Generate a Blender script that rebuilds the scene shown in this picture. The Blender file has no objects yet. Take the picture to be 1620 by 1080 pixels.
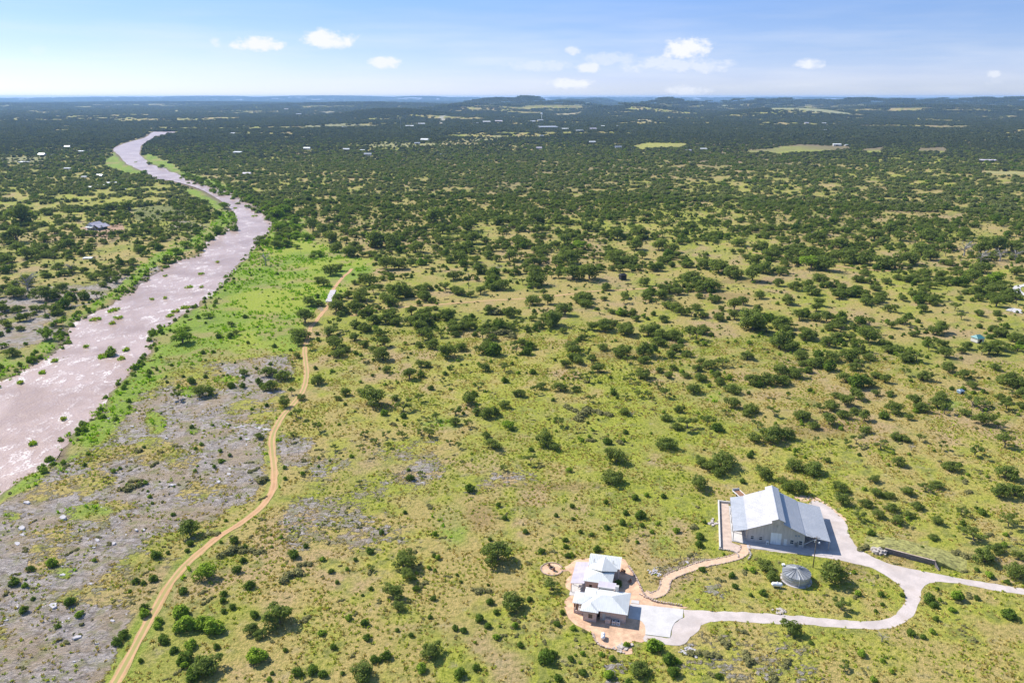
import bpy, bmesh, math, random
import numpy as np
from mathutils import Vector, Matrix

random.seed(7)
RNG = np.random.default_rng(7)
R = math.radians
SC = bpy.context.scene
COL = SC.collection

# ------------------------------------------------------------------ camera
CAM_H = 120.0
FOC = 1230.0                       # focal length in photograph pixels (photo 1620 x 1080)
PITCH = math.atan((540 - 153) / FOC)
cam_d = bpy.data.cameras.new('camera')
cam = bpy.data.objects.new('camera', cam_d); COL.objects.link(cam)
cam.location = (0, 0, CAM_H)
cam.rotation_euler = (math.pi / 2 - PITCH, 0, 0)
cam_d.sensor_width = 36.0
cam_d.lens = 36.0 * FOC / 1620.0
cam_d.clip_start = 0.5
cam_d.clip_end = 150000.0
SC.camera = cam

# ------------------------------------------------------------------ view
SC.view_settings.view_transform = 'Standard'
SC.view_settings.look = 'None'
SC.view_settings.exposure = 0.68
SC.view_settings.gamma = 1.0
SC.view_settings.use_curve_mapping = False
SC.render.engine = 'CYCLES'
SC.cycles.max_bounces = 6
SC.cycles.diffuse_bounces = 3
SC.cycles.glossy_bounces = 2
SC.cycles.transparent_max_bounces = 8
SC.cycles.volume_bounces = 1
SC.cycles.use_denoising = True
SC.cycles.sample_clamp_indirect = 6.0

# ------------------------------------------------------------------ sun
SUN_DIR = Vector((-2.82, 1.95, 3.3)).normalized()      # towards the sun
sun_d = bpy.data.lights.new('sun', 'SUN'); sun_d.energy = 4.4; sun_d.angle = R(0.53)
sun_d.color = (1.0, 0.955, 0.88)
sun = bpy.data.objects.new('sun', sun_d); COL.objects.link(sun)
sun.rotation_euler = SUN_DIR.to_track_quat('Z', 'Y').to_euler()
sun.location = (-200, 100, 400)

# ------------------------------------------------------------------ world
W = bpy.data.worlds.new('World'); SC.world = W; W.use_nodes = True
wn, wl = W.node_tree.nodes, W.node_tree.links
wn.clear()
def wnode(t, **k):
    n = wn.new(t)
    for a, b in k.items(): setattr(n, a, b)
    return n
def wmath(op, a, b=None, c=None, clamp=False):
    n = wn.new('ShaderNodeMath'); n.operation = op; n.use_clamp = clamp
    for i, v in enumerate((a, b, c)):
        if v is None: continue
        if isinstance(v, (int, float)): n.inputs[i].default_value = v
        else: wl.new(v, n.inputs[i])
    return n.outputs[0]
sky = wnode('ShaderNodeTexSky'); sky.sky_type = 'NISHITA'; sky.sun_disc = False
sky.sun_elevation = math.asin(SUN_DIR.z); sky.sun_rotation = math.atan2(SUN_DIR.x, SUN_DIR.y) % (2 * math.pi)
sky.altitude = 400; sky.air_density = 1.0; sky.dust_density = 0.35; sky.ozone_density = 2.2
tc = wnode('ShaderNodeTexCoord')
sep = wnode('ShaderNodeSeparateXYZ'); wl.new(tc.outputs['Generated'], sep.inputs[0])
az = wmath('MULTIPLY', wmath('ARCTAN2', sep.outputs[0], sep.outputs[1]), 57.2958)
el = wmath('MULTIPLY', wmath('ARCSINE', sep.outputs[2]), 57.2958)
# a clear sky deepens to blue away from the hazy horizon
deep = wnode('ShaderNodeMapRange'); wl.new(el, deep.inputs[0]); deep.inputs[1].default_value = 0.0; deep.inputs[2].default_value = 90.0
tint = wnode('ShaderNodeValToRGB'); wl.new(deep.outputs[0], tint.inputs[0]); cr = tint.color_ramp
stops = [(0, (.49, .57, .90)), (1.2, (.46, .515, .85)), (3, (.41, .46, .72)), (5, (.38, .44, .67)), (7, (.36, .45, .69)), (10, (.42, .49, .69)), (15, (.54, .58, .69)), (25, (.66, .72, .81)), (40, (.78, .85, .92)), (88, (1.1, 1.15, 1.2))]
while len(cr.elements) < len(stops): cr.elements.new(.5)
for e_, (q_, c3_) in zip(cr.elements, stops): e_.position = q_ / 90; e_.color = (*c3_, 1)
mul = wnode('ShaderNodeMix', data_type='RGBA', blend_type='MULTIPLY'); mul.inputs[0].default_value = 1.0
wl.new(sky.outputs[0], mul.inputs[6]); wl.new(tint.outputs[0], mul.inputs[7])
# clouds: fair-weather cumulus low over the horizon, by compass bearing and elevation (degrees)
def px2ang(px, py):
    d = Vector(((px - 810) / FOC, math.cos(PITCH) - (py - 540) / FOC * math.sin(PITCH), -math.sin(PITCH) - (py - 540) / FOC * math.cos(PITCH)))
    return math.degrees(math.atan2(d.x, d.y)), math.degrees(math.atan2(d.z, math.hypot(d.x, d.y)))
clouds = [(405, 70, 40, 13, 1.0), (343, 68, 13, 9, .55), (518, 62, 42, 14, 1.0), (610, 99, 26, 10, .8), (62, 80, 14, 9, .25),
          (905, 80, 14, 9, .6), (930, 107, 22, 8, .7), (1085, 78, 42, 18, 1.0), (1050, 102, 85, 16, .55), (980, 95, 60, 12, .45), (1120, 104, 40, 12, .55),
          (905, 133, 38, 9, .85), (1082, 144, 36, 9, .6), (1278, 102, 25, 10, .75), (1572, 118, 15, 7, .6), (850, 103, 60, 10, .45), (70, 125, 40, 9, .3), (1570, 128, 30, 8, .3)]
nz = wnode('ShaderNodeTexNoise'); nz.inputs['Scale'].default_value = 46.0; nz.inputs['Detail'].default_value = 7; nz.inputs['Roughness'].default_value = .66
mp = wnode('ShaderNodeMapping'); mp.inputs['Scale'].default_value = (1, 1, 1.7)
wl.new(tc.outputs['Generated'], mp.inputs[0]); wl.new(mp.outputs[0], nz.inputs['Vector'])
nzc = wmath('MULTIPLY_ADD', nz.outputs[0], 3.4, -1.6)
acc = None
for (cx, cy, w_, h_, s_) in clouds:
    a0, e0 = px2ang(cx, cy); a1, _ = px2ang(cx + w_, cy); _, e1 = px2ang(cx, cy - h_)
    dx = wmath('MULTIPLY', wmath('SUBTRACT', az, a0), .85 / abs(a1 - a0))
    dy = wmath('MULTIPLY', wmath('SUBTRACT', el, e0), .85 / abs(e1 - e0))
    # flat bases: stretch the lower half less
    r2 = wmath('ADD', wmath('MULTIPLY', dx, dx), wmath('MULTIPLY', dy, dy))
    m = wmath('SUBTRACT', 1.0, r2)
    m = wmath('ADD', m, nzc)
    m = wmath('MULTIPLY', wmath('MULTIPLY', m, 1.0, clamp=True), s_)
    acc = m if acc is None else wmath('MAXIMUM', acc, m)
cl_s = wnode('ShaderNodeMapRange'); cl_s.interpolation_type = 'SMOOTHSTEP'; wl.new(acc, cl_s.inputs[0])
cl_s.inputs[1].default_value = 0.02; cl_s.inputs[2].default_value = 1.0
# thin veil of high streaks near the horizon
mp2 = wnode('ShaderNodeMapping'); mp2.inputs['Scale'].default_value = (2.2, 2.2, 22)
n2 = wnode('ShaderNodeTexNoise'); n2.inputs['Scale'].default_value = 3.0; n2.inputs['Detail'].default_value = 5
wl.new(tc.outputs['Generated'], mp2.inputs[0]); wl.new(mp2.outputs[0], n2.inputs['Vector'])
veil = wnode('ShaderNodeMapRange'); wl.new(n2.outputs[0], veil.inputs[0])
veil.inputs[1].default_value = .42; veil.inputs[2].default_value = .75; veil.inputs[4].default_value = .34
low = wnode('ShaderNodeMapRange'); wl.new(el, low.inputs[0]); low.inputs[1].default_value = 7.0; low.inputs[2].default_value = 2.0
veil_f = wmath('MULTIPLY', veil.outputs[0], low.outputs[0])
fac = wmath('MAXIMUM', cl_s.outputs[0], veil_f)
cm = wnode('ShaderNodeMix', data_type='RGBA'); wl.new(fac, cm.inputs[0]); wl.new(mul.outputs[2], cm.inputs[6])
cm.inputs[7].default_value = (4.5, 4.6, 4.85, 1)
bg = wnode('ShaderNodeBackground'); bg.inputs[1].default_value = 0.134
wl.new(cm.outputs[2], bg.inputs[0])
wo = wnode('ShaderNodeOutputWorld'); wl.new(bg.outputs[0], wo.inputs[0])

# ------------------------------------------------------------------ small maths
def Gp(px, py, z=0.0):
    """point at height z seen at photograph pixel (px, py)"""
    u = (np.asarray(px, float) - 810) / FOC; v = (np.asarray(py, float) - 540) / FOC
    zc = (CAM_H - z) / (math.sin(PITCH) + v * math.cos(PITCH))
    return u * zc, zc * (math.cos(PITCH) - v * math.sin(PITCH))
def to_px(x, y, z=0.0):
    x = np.asarray(x, float); y = np.asarray(y, float)
    dz = z - CAM_H
    zc = y * math.cos(PITCH) - dz * math.sin(PITCH)
    yc = -(y * math.sin(PITCH) + dz * math.cos(PITCH))
    zc = np.where(zc < 1, 1, zc)
    return 810 + FOC * x / zc, 540 + FOC * yc / zc
def depth(x, y): return y * math.cos(PITCH) + CAM_H * math.sin(PITCH)
def _h(ix, iy, s):
    n = (ix * 374761393 + iy * 668265263 + s * 1274126177) & 0xffffffff
    n = ((n ^ (n >> 13)) * 1274126177) & 0xffffffff
    return ((n ^ (n >> 16)) & 0xffff) / 65535.0
def vnoise(x, y, s=0):
    x = np.asarray(x, float); y = np.asarray(y, float)
    ix = np.floor(x).astype(np.int64); iy = np.floor(y).astype(np.int64)
    fx = x - ix; fy = y - iy
    fx = fx * fx * (3 - 2 * fx); fy = fy * fy * (3 - 2 * fy)
    a = _h(ix, iy, s); b = _h(ix + 1, iy, s); c = _h(ix, iy + 1, s); d = _h(ix + 1, iy + 1, s)
    return (a * (1 - fx) + b * fx) * (1 - fy) + (c * (1 - fx) + d * fx) * fy
def fbm(x, y, s=0, o=4, g=.5):
    t = 0; a = 1; k = 0
    for i in range(o):
        t = t + a * vnoise(x + 17.3 * i, y - 9.1 * i, s + i); k += a; a *= g; x = x * 2.03; y = y * 2.03
    return t / k
def sstep(a, b, x):
    t = np.clip((np.asarray(x, float) - a) / (b - a), 0, 1); return t * t * (3 - 2 * t)
def inpoly(x, y, P):
    x = np.asarray(x, float); y = np.asarray(y, float)
    c = np.zeros(x.shape, bool); n = len(P)
    for i in range(n):
        x1, y1 = P[i]; x2, y2 = P[(i + 1) % n]
        if y1 == y2: continue
        c ^= ((y1 > y) != (y2 > y)) & (x < (x2 - x1) * (y - y1) / (y2 - y1) + x1)
    return c
def dseg(x, y, P, closed=False):
    d = np.full(np.shape(x), 1e18); n = len(P)
    for i in range(n if closed else n - 1):
        x1, y1 = P[i]; x2, y2 = P[(i + 1) % n]
        dx, dy = x2 - x1, y2 - y1; L = dx * dx + dy * dy + 1e-9
        t = np.clip(((x - x1) * dx + (y - y1) * dy) / L, 0, 1)
        d = np.minimum(d, (x - x1 - t * dx) ** 2 + (y - y1 - t * dy) ** 2)
    return np.sqrt(d)
def sdist(x, y, P):
    d = dseg(x, y, P, True); return np.where(inpoly(x, y, P), -d, d)
def gpoly(pts, z=0.0):
    a = [Gp(px, py, z) for px, py in pts]; return [(float(x), float(y)) for x, y in a]
def smooth_line(pts, step):
    """Catmull-Rom through points, resampled"""
    P = [np.array(p, float) for p in pts]; P = [2 * P[0] - P[1]] + P + [2 * P[-1] - P[-2]]
    out = []
    for i in range(1, len(P) - 2):
        L = np.linalg.norm(P[i + 1] - P[i]); n = max(2, int(L / step))
        for k in range(n):
            t = k / n
            out.append(.5 * ((2 * P[i]) + (-P[i - 1] + P[i + 1]) * t + (2 * P[i - 1] - 5 * P[i] + 4 * P[i + 1] - P[i + 2]) * t * t + (-P[i - 1] + 3 * P[i] - 3 * P[i + 1] + P[i + 2]) * t ** 3))
    out.append(P[-2]); return out

# ------------------------------------------------------------------ layout of the valley (ground coordinates in metres)
WATER_Z = -0.7
RIV_L = [(-120, 705), (-60, 650), (0, 612), (28, 600), (50, 583), (83, 563), (113, 547), (112, 532), (128, 508), (165, 490), (200, 473), (213, 463), (243, 440), (287, 411), (320, 407),
         (330, 393), (337, 380), (367, 365), (377, 350), (370, 333), (350, 317), (320, 300), (280, 288), (253, 283), (233, 272), (207, 260), (193, 248), (183, 237), (200, 227), (227, 220), (240, 213), (247, 208.5)]
RIV_R = [(273, 208.5), (275, 211), (250, 215), (232, 222), (217, 232), (215, 245), (230, 260), (253, 267), (283, 280), (313, 292), (353, 303), (380, 317), (407, 330), (423, 347), (425, 362), (410, 377), (397, 390),
         (383, 407), (367, 423), (350, 443), (327, 467), (293, 493), (273, 503), (240, 520), (230, 533), (220, 563), (190, 597), (160, 630), (133, 663), (93, 693), (70, 730), (30, 753), (0, 777), (-70, 830), (-160, 900)]
RIVER = gpoly(RIV_L + RIV_R, WATER_Z)
ISL = [(165, 564, 10), (180, 561, 7), (192, 568, 6), (200, 554, 6), (97, 565, 10), (85, 572, 6), (135, 549, 5), (108, 608, 6), (32, 606, 5), (52, 703, 5), (40, 735, 5), (100, 664, 5),
       (318, 434, 6), (341, 434, 6), (298, 455, 7), (262, 437, 3), (296, 438, 4), (240, 474, 4), (262, 472, 3), (385, 344, 8), (403, 342, 5), (372, 330, 3), (358, 388, 4), (345, 415, 3), (180, 492, 9), (198, 485, 8), (187, 503, 8), (150, 507, 10), (222, 464, 9),
       (277, 493, 8), (293, 487, 9), (310, 492, 8), (268, 500, 6), (295, 281, 4), (253, 272, 3), (215, 257, 3), (68, 590, 5), (140, 524, 8), (178, 512, 6), (318, 455, 4)]
ISL = [q for i_, q in enumerate(ISL) if i_ % 3 != 1]
ISLW = [(float(Gp(a, b, WATER_Z)[0]), float(Gp(a, b, WATER_Z)[1]), r * depth(0, float(Gp(a, b, WATER_Z)[1])) / FOC) for a, b, r in ISL]
# hills on the skyline: bearing px, top py, half width px, distance m
HILLS = [(-40, 155.2, 170, 23000), (180, 154.6, 130, 24000), (330, 153.2, 110, 24500), (520, 152.8, 150, 25000), (665, 153.4, 70, 25000), (725, 155.5, 60, 25000),
         (790, 155.3, 62, 8600), (835, 152.8, 30, 8700), (945, 156.0, 28, 15000), (905, 157.0, 40, 12500), (1058, 154.6, 26, 8300), (1062, 158.5, 60, 8500), (1130, 158.8, 60, 9000),
         (1185, 154.4, 40, 8600), (1237, 155.4, 24, 8600), (1215, 157.2, 70, 8900), (1290, 157.6, 70, 9400), (1365, 154.6, 46, 8700), (1425, 155.6, 34, 8900), (1490, 155.3, 36, 8900), (1555, 154.7, 44, 8700),
         (1625, 154.2, 60, 8500), (1720, 154.0, 90, 8600), (1400, 158.5, 260, 9300), (-300, 155, 160, 22000), (1900, 155, 160, 9000),
         (250, 161.5, 260, 11500), (560, 162.0, 170, 9000), (-100, 163, 200, 9000), (760, 163.0, 90, 6800), (880, 160.5, 70, 7600), (1000, 163.5, 70, 6500), (620, 170.5, 90, 5000), (1500, 165.5, 160, 6300), (1250, 168.0, 90, 5400)]
HW = []
for a, b, w_, d_ in HILLS:
    z_ = CAM_H - (b - 1.1 - 153) * d_ / FOC - 7
    HW.append((math.atan((a - 810) / FOC * math.cos(PITCH)), d_ / math.cos(math.atan((a - 810) / FOC)), w_ / FOC * .95, z_))
SITE = (62.0, 168.0)
def T(x, y):
    x = np.asarray(x, float); y = np.asarray(y, float)
    r = np.hypot(x, y)
    flat = sstep(1.0, 1.6, np.hypot((x - SITE[0]) / 78, (y - SITE[1]) / 42))
    z = flat * .9 * (fbm(x / 60, y / 60, 3, 3) - .5)
    z = z + sstep(450, 2200, r) * 9 * (fbm(x / 520, y / 520, 11, 3) - .5)
    z = z + sstep(2500, 8000, r) * 46 * (fbm(x / 2600, y / 1500, 21, 4) - .42)
    a = np.arctan2(x, y)
    hz = np.zeros_like(z)
    for a0, d0, w0, z0 in HW:
        k = np.abs((a - a0) / w0)
        wob = 1 + .25 * (vnoise(x / 500, y / 500, 31) - .5)
        prof = np.exp(-(k * wob) ** 2.6) * np.exp(-((r - d0) / (.11 * d0)) ** 2)
        hz = np.maximum(hz, z0 * prof)
    ring = 98 * np.exp(-((r - 27500) / 2600) ** 2) * (.85 + .3 * vnoise(a * 9, r * 0, 35))
    z = np.maximum(z, np.minimum(z, 10) * .3 + np.maximum(hz, ring))
    z = np.where(r > 2500, z, z)
    # river bed
    near = (x < 50) & (r < 4200)
    if near.any():
        sd = np.full(x.shape, 999.0)
        sd[near] = sdist(x[near], y[near], RIVER)
        sc = 1 + r / 900
        k = sstep(-2.5, 6.0, sd / sc + 7.0 * (fbm(x / 13, y / 13, 41, 4) - .5) * np.minimum(1, 1.5 - r / 3000).clip(.2, 1))
        far = sstep(40, 160, sd / sc)
        z = z * (far + (1 - far) * .12) * k + (1 - k) * (-1.7)
        isl = np.zeros_like(z)
        for ix, iy, ir in ISLW:
            dd = np.hypot(x - ix, (y - iy) / 1.5) / ir
            isl = np.maximum(isl, 1.35 * (1 - sstep(.5, 1.1, dd + .7 * (vnoise(x / 3.0, y / 3.0, 51) - .5))))
        z = z + isl * (1 - k)
    return z
def Tz(x, y): return float(T(np.array([x]), np.array([y]))[0])
def GT(px, py):
    """ground point at a photograph pixel, on the terrain"""
    z = 0.0
    for _ in range(4):
        x, y = Gp(px, py, z); z = Tz(float(x), float(y))
    return float(x), float(y), z
# ------------------------------------------------------------------ object helpers
def mesh_obj(name, verts, faces, mat=None, parent=None, smooth=False, mats=None, fm=None):
    me = bpy.data.meshes.new(name); me.from_pydata([tuple(map(float, v)) for v in verts], [], faces); me.update()
    if mats:
        for m in mats: me.materials.append(m)
        if fm: me.polygons.foreach_set('material_index', fm)
    elif mat: me.materials.append(mat)
    if smooth: me.polygons.foreach_set('use_smooth', [True] * len(me.polygons))
    o = bpy.data.objects.new(name, me); COL.objects.link(o)
    if parent: o.parent = parent
    return o
def tag(o, label=None, cat=None, group=None, kind=None):
    if label: o['label'] = label
    if cat: o['category'] = cat
    if group: o['group'] = group
    if kind: o['kind'] = kind
    return o
def empty(name, loc, rz=0.0):
    o = bpy.data.objects.new(name, None); COL.objects.link(o); o.location = loc; o.rotation_euler = (0, 0, rz); o.empty_display_size = .5
    return o
class MB:
    """collects shapes into one mesh"""
    def __init__(s): s.v = []; s.f = []
    def add(s, v, f):
        n = len(s.v); s.v += [tuple(p) for p in v]; s.f += [tuple(i + n for i in q) for q in f]
    def box(s, x0, x1, y0, y1, z0, z1):
        s.add([(x0, y0, z0), (x1, y0, z0), (x1, y1, z0), (x0, y1, z0), (x0, y0, z1), (x1, y0, z1), (x1, y1, z1), (x0, y1, z1)],
              [(0, 3, 2, 1), (4, 5, 6, 7), (0, 1, 5, 4), (1, 2, 6, 5), (2, 3, 7, 6), (3, 0, 4, 7)])
    def prism(s, poly, z0, z1):
        n = len(poly)
        s.add([(x, y, z0) for x, y in poly] + [(x, y, z1) for x, y in poly],
              [tuple(range(n - 1, -1, -1)), tuple(range(n, 2 * n))] + [(i, (i + 1) % n, n + (i + 1) % n, n + i) for i in range(n)])
    def wallxz(s, poly, y0, y1):
        n = len(poly)
        s.add([(x, y0, z) for x, z in poly] + [(x, y1, z) for x, z in poly],
              [tuple(range(n)), tuple(range(2 * n - 1, n - 1, -1))] + [((i + 1) % n, i, n + i, n + (i + 1) % n) for i in range(n)])
    def tube(s, pts, rad, k=6):
        P = [Vector(p) for p in pts]; rings = []
        for i, p in enumerate(P):
            d = (P[min(i + 1, len(P) - 1)] - P[max(i - 1, 0)]).normalized()
            a = d.cross(Vector((0, 0, 1)));  a = a.normalized() if a.length > .05 else Vector((1, 0, 0)); b = d.cross(a)
            r = rad[i] if hasattr(rad, '__len__') else rad
            rings.append([p + (a * math.cos(t) + b * math.sin(t)) * r for t in [2 * math.pi * j / k for j in range(k)]])
        v = [q for rg in rings for q in rg]; f = []
        for i in range(len(P) - 1):
            for j in range(k): f.append((i * k + j, i * k + (j + 1) % k, (i + 1) * k + (j + 1) % k, (i + 1) * k + j))
        f.append(tuple(range(k - 1, -1, -1))); f.append(tuple(range((len(P) - 1) * k, len(P) * k)))
        s.add(v, f)
    def build(s, name, mat, parent=None, smooth=False): return mesh_obj(name, s.v, s.f, mat, parent, smooth)
def bx(name, x0, x1, y0, y1, z0, z1, mat, parent=None):
    m = MB(); m.box(x0, x1, y0, y1, z0, z1); return m.build(name, mat, parent)
def copy_tree(o, parent=None):
    c = o.copy(); COL.objects.link(c)
    if parent: c.parent = parent
    for ch in list(o.children): copy_tree(ch, c)
    return c

# ------------------------------------------------------------------ materials
class NT:
    def __init__(s, name):
        s.m = bpy.data.materials.new(name); s.m.use_nodes = True; s.n = s.m.node_tree.nodes; s.l = s.m.node_tree.links
        s.n.clear(); s.out = s.n.new('ShaderNodeOutputMaterial')
    def new(s, t, **k):
        n = s.n.new(t)
        for a, b in k.items(): setattr(n, a, b)
        return n
    def link(s, a, b): s.l.new(a, b)
    def setin(s, sock, v):
        if isinstance(v, (int, float)): sock.default_value = v
        elif isinstance(v, tuple): sock.default_value = v if len(v) == 4 or len(sock.default_value) == 3 else (*v, 1)
        else: s.l.new(v, sock)
    def math(s, op, a, b=None, c=None, clamp=False):
        n = s.n.new('ShaderNodeMath'); n.operation = op; n.use_clamp = clamp
        for i, v in enumerate((a, b, c)):
            if v is not None: s.setin(n.inputs[i], v)
        return n.outputs[0]
    def mix(s, f, a, b, bt='MIX'):
        n = s.n.new('ShaderNodeMix'); n.data_type = 'RGBA'; n.blend_type = bt
        s.setin(n.inputs[0], f); s.setin(n.inputs[6], a); s.setin(n.inputs[7], b); return n.outputs[2]
    def noise(s, vec, scale, detail=4, rough=.55, dist=0.0):
        n = s.n.new('ShaderNodeTexNoise'); s.setin(n.inputs['Vector'], vec) if vec is not None else None
        n.inputs['Scale'].default_value = scale; n.inputs['Detail'].default_value = detail; n.inputs['Roughness'].default_value = rough
        n.inputs['Distortion'].default_value = dist
        return n.outputs[0]
    def ramp(s, f, a, b, lo=0.0, hi=1.0, smooth=True):
        n = s.n.new('ShaderNodeMapRange'); s.setin(n.inputs[0], f)
        if smooth: n.interpolation_type = 'SMOOTHSTEP'
        n.inputs[1].default_value = a; n.inputs[2].default_value = b; n.inputs[3].default_value = lo; n.inputs[4].default_value = hi
        return n.outputs[0]
    def pos(s): return s.new('ShaderNodeNewGeometry').outputs['Position']
    def obj(s): return s.new('ShaderNodeTexCoord').outputs['Object']
    def mapping(s, vec, sc):
        n = s.new('ShaderNodeMapping'); s.link(vec, n.inputs[0]); n.inputs['Scale'].default_value = sc; return n.outputs[0]
    def bump(s, h, strength, dist=.1):
        n = s.new('ShaderNodeBump'); s.link(h, n.inputs['Height']); n.inputs['Strength'].default_value = strength; n.inputs['Distance'].default_value = dist
        return n.outputs[0]
    def bsdf(s, col, rough=.8, metal=0.0, spec=.3, normal=None):
        b = s.new('ShaderNodeBsdfPrincipled'); s.setin(b.inputs['Base Color'], col); s.setin(b.inputs['Roughness'], rough)
        s.setin(b.inputs['Metallic'], metal); s.setin(b.inputs['Specular IOR Level'], spec)
        if normal is not None: s.link(normal, b.inputs['Normal'])
        s.link(b.outputs[0], s.out.inputs[0]); return b
def simple(name, col, rough=.75, metal=0.0, spec=.3, var=.18, scale=3.0, bump=0.0):
    t = NT(name); p = t.obj()
    n = t.noise(p, scale, 5); n2 = t.noise(p, scale * 9, 3)
    f = t.math('ADD', t.math('MULTIPLY', n, .65), t.math('MULTIPLY', n2, .35))
    lo = tuple(c * (1 - var * 1.3) for c in col); hi = tuple(min(1, c * (1 + var * 1.3)) for c in col)
    c = t.mix(t.ramp(f, .3, .7), (*lo, 1), (*hi, 1))
    t.bsdf(c, rough, metal, spec, t.bump(n2, bump, .05) if bump else None); return t.m

def foliage_mat(name, col, var=.35, trans=.25, hue=(1.25, 1.12, .8)):
    t = NT(name)
    g = t.new('ShaderNodeNewGeometry'); oi = t.new('ShaderNodeObjectInfo')
    c = (*col, 1); hi = (*[a * b * 2.1 for a, b in zip(col, hue)], 1); lo = (*[a * .55 for a in col], 1)  # random leaf tones; bright end stretched to paint in sunlit highlights
    k = t.mix(t.ramp(g.outputs['Random Per Island'], 0, 1, 0, 1, False), lo, hi)
    k2 = t.mix(t.math('MULTIPLY', oi.outputs['Random'], var), k, (*[a * b for a, b in zip(col, (1.9, 1.55, 1.2))], 1))
    d = t.new('ShaderNodeBsdfDiffuse'); t.link(k2, d.inputs[0])
    tr = t.new('ShaderNodeBsdfTranslucent'); kt = t.mix(1.0, k2, (1.25, 1.3, .6, 1), 'MULTIPLY'); t.link(kt, tr.inputs[0])
    ms = t.new('ShaderNodeMixShader'); ms.inputs[0].default_value = trans
    t.link(d.outputs[0], ms.inputs[1]); t.link(tr.outputs[0], ms.inputs[2])
    t.link(ms.outputs[0], t.out.inputs[0]); return t.m

M = {}
M['oak'] = foliage_mat('oak_leaves', (.118, .164, .054), trans=.5)
M['oak_far'] = foliage_mat('far_oak_leaves', (.112, .146, .070), var=1.0, trans=.42)
M['forest_far'] = foliage_mat('distant_forest_leaves', (.060, .082, .062), var=1.0, trans=.35)
M['juniper'] = foliage_mat('juniper_leaves', (.080, .135, .030), var=.5, trans=.42)
M['bright'] = foliage_mat('bright_leaves', (.13, .21, .03))
M['grey'] = foliage_mat('grey_green_leaves', (.14, .15, .08))
M['grass_dry'] = foliage_mat('dry_grass_blades', (.30, .26, .095), var=.5, trans=.2, hue=(1.05, 1.0, .9))
M['grass_green'] = foliage_mat('green_grass_blades', (.20, .25, .045), var=.4, trans=.25)
M['grass_lush'] = foliage_mat('lush_grass_blades', (.15, .27, .022), var=.4, trans=.3)
M['bark'] = simple('bark', (.17, .14, .12), .9, var=.3, scale=6)
M['deadwood'] = simple('dead_wood', (.34, .31, .30), .9, var=.25, scale=6)
M['limestone'] = simple('limestone_block', (.46, .43, .43), .9, var=.25, scale=1.5, bump=.5)
M['boulder'] = simple('pale_boulder', (.47, .41, .36), .9, var=.2, scale=2, bump=.5)

# metal roofs
def roof_mat(name, col, rough=.42, metal=.35, streak=.12):
    t = NT(name); p = t.obj()
    n = t.noise(t.mapping(p, (1.2, .12, .6)), 2.0, 5); n2 = t.noise(p, .35, 3)
    f = t.math('ADD', t.math('MULTIPLY', n, .5), t.math('MULTIPLY', n2, .5))
    c = t.mix(t.ramp(f, .35, .65), (*[a * (1 - streak) for a in col], 1), (*[min(1, a * (1 + streak)) for a in col], 1))
    t.bsdf(c, t.ramp(n2, .3, .7, rough - .08, rough + .1), metal, .4); return t.m
M['roof_white'] = roof_mat('white_standing_seam', (.66, .66, .63), .5, .08, .05)
M['roof_mauve'] = roof_mat('weathered_and_shaded_tin', (.56, .50, .53), .55, .12, .07)  # real grey tin, and the painted shade on the river house slopes
M['roof_galv'] = roof_mat('galvanised_sheet', (.41, .42, .44), .5, .22, .05)
M['roof_galv_sunlit'] = roof_mat('galvanised_sheet_sunlit', (.48, .46, .465), .5, .15, .05)  # paler copy for barn slopes facing the sun, sunlight put into the colour
M['tank'] = roof_mat('galvanised_tank', (.40, .41, .42), .5, .35, .1)
def panel_var():
    t = NT('tank_roof_sheet'); oi = t.new('ShaderNodeObjectInfo'); n = t.noise(t.obj(), 1.2, 4)
    f = t.math('ADD', t.math('MULTIPLY', oi.outputs['Random'], .7), t.math('MULTIPLY', n, .3))
    t.bsdf(t.mix(f, (.18, .185, .19, 1), (.40, .41, .42, 1)), .5, .3, .4); return t.m
M['tank_sheet'] = panel_var()
# barn siding: vertical ribs
def siding(name, col, ax=0, per=.3):
    t = NT(name); p = t.obj(); s = t.new('ShaderNodeSeparateXYZ'); t.link(p, s.inputs[0])
    w = t.math('SINE', t.math('MULTIPLY', s.outputs[ax], 2 * math.pi / per))
    n = t.noise(t.mapping(p, (1.5, 1.5, .2)), 1.3, 5)
    c = t.mix(t.ramp(n, .3, .7), (*[a * .86 for a in col], 1), (*[a * 1.1 for a in col], 1))
    t.bsdf(c, .6, 0, .3, t.bump(w, .5, .02)); return t.m
M['siding'] = siding('tan_metal_siding', (.54, .50, .47))
M['stone_wall'] = None
def stonework(name, a, b, mortar, scale=2.2):
    t = NT(name); p = t.obj()
    v = t.new('ShaderNodeTexVoronoi'); v.inputs['Scale'].default_value = scale; t.link(t.mapping(p, (1, 1, 1.8)), v.inputs['Vector'])
    e = t.new('ShaderNodeTexVoronoi', feature='DISTANCE_TO_EDGE'); e.inputs['Scale'].default_value = scale; t.link(t.mapping(p, (1, 1, 1.8)), e.inputs['Vector'])
    sx = t.new('ShaderNodeSeparateColor'); t.link(v.outputs['Color'], sx.inputs[0])
    c = t.mix(sx.outputs[0], (*a, 1), (*b, 1))
    c = t.mix(t.ramp(e.outputs[0], .0, .07), (*mortar, 1), c)
    t.bsdf(c, .85, 0, .2, t.bump(t.ramp(e.outputs[0], 0, .12), .6, .04)); return t.m
M['stone_wall'] = stonework('pink_limestone_wall', (.60, .44, .37), (.68, .55, .47), (.42, .36, .33))
M['dark_stone'] = stonework('dark_and_shaded_stone', (.16, .14, .14), (.24, .21, .20), (.10, .09, .09), 1.3)  # wall face darkened for shade in its colour; fire pit ring shares it
M['pale_stone'] = stonework('pale_stone_edging', (.46, .34, .27), (.56, .44, .37), (.30, .23, .19), 1.6)
M['white_paint'] = simple('white_paint', (.78, .77, .75), .6, var=.05)
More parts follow.
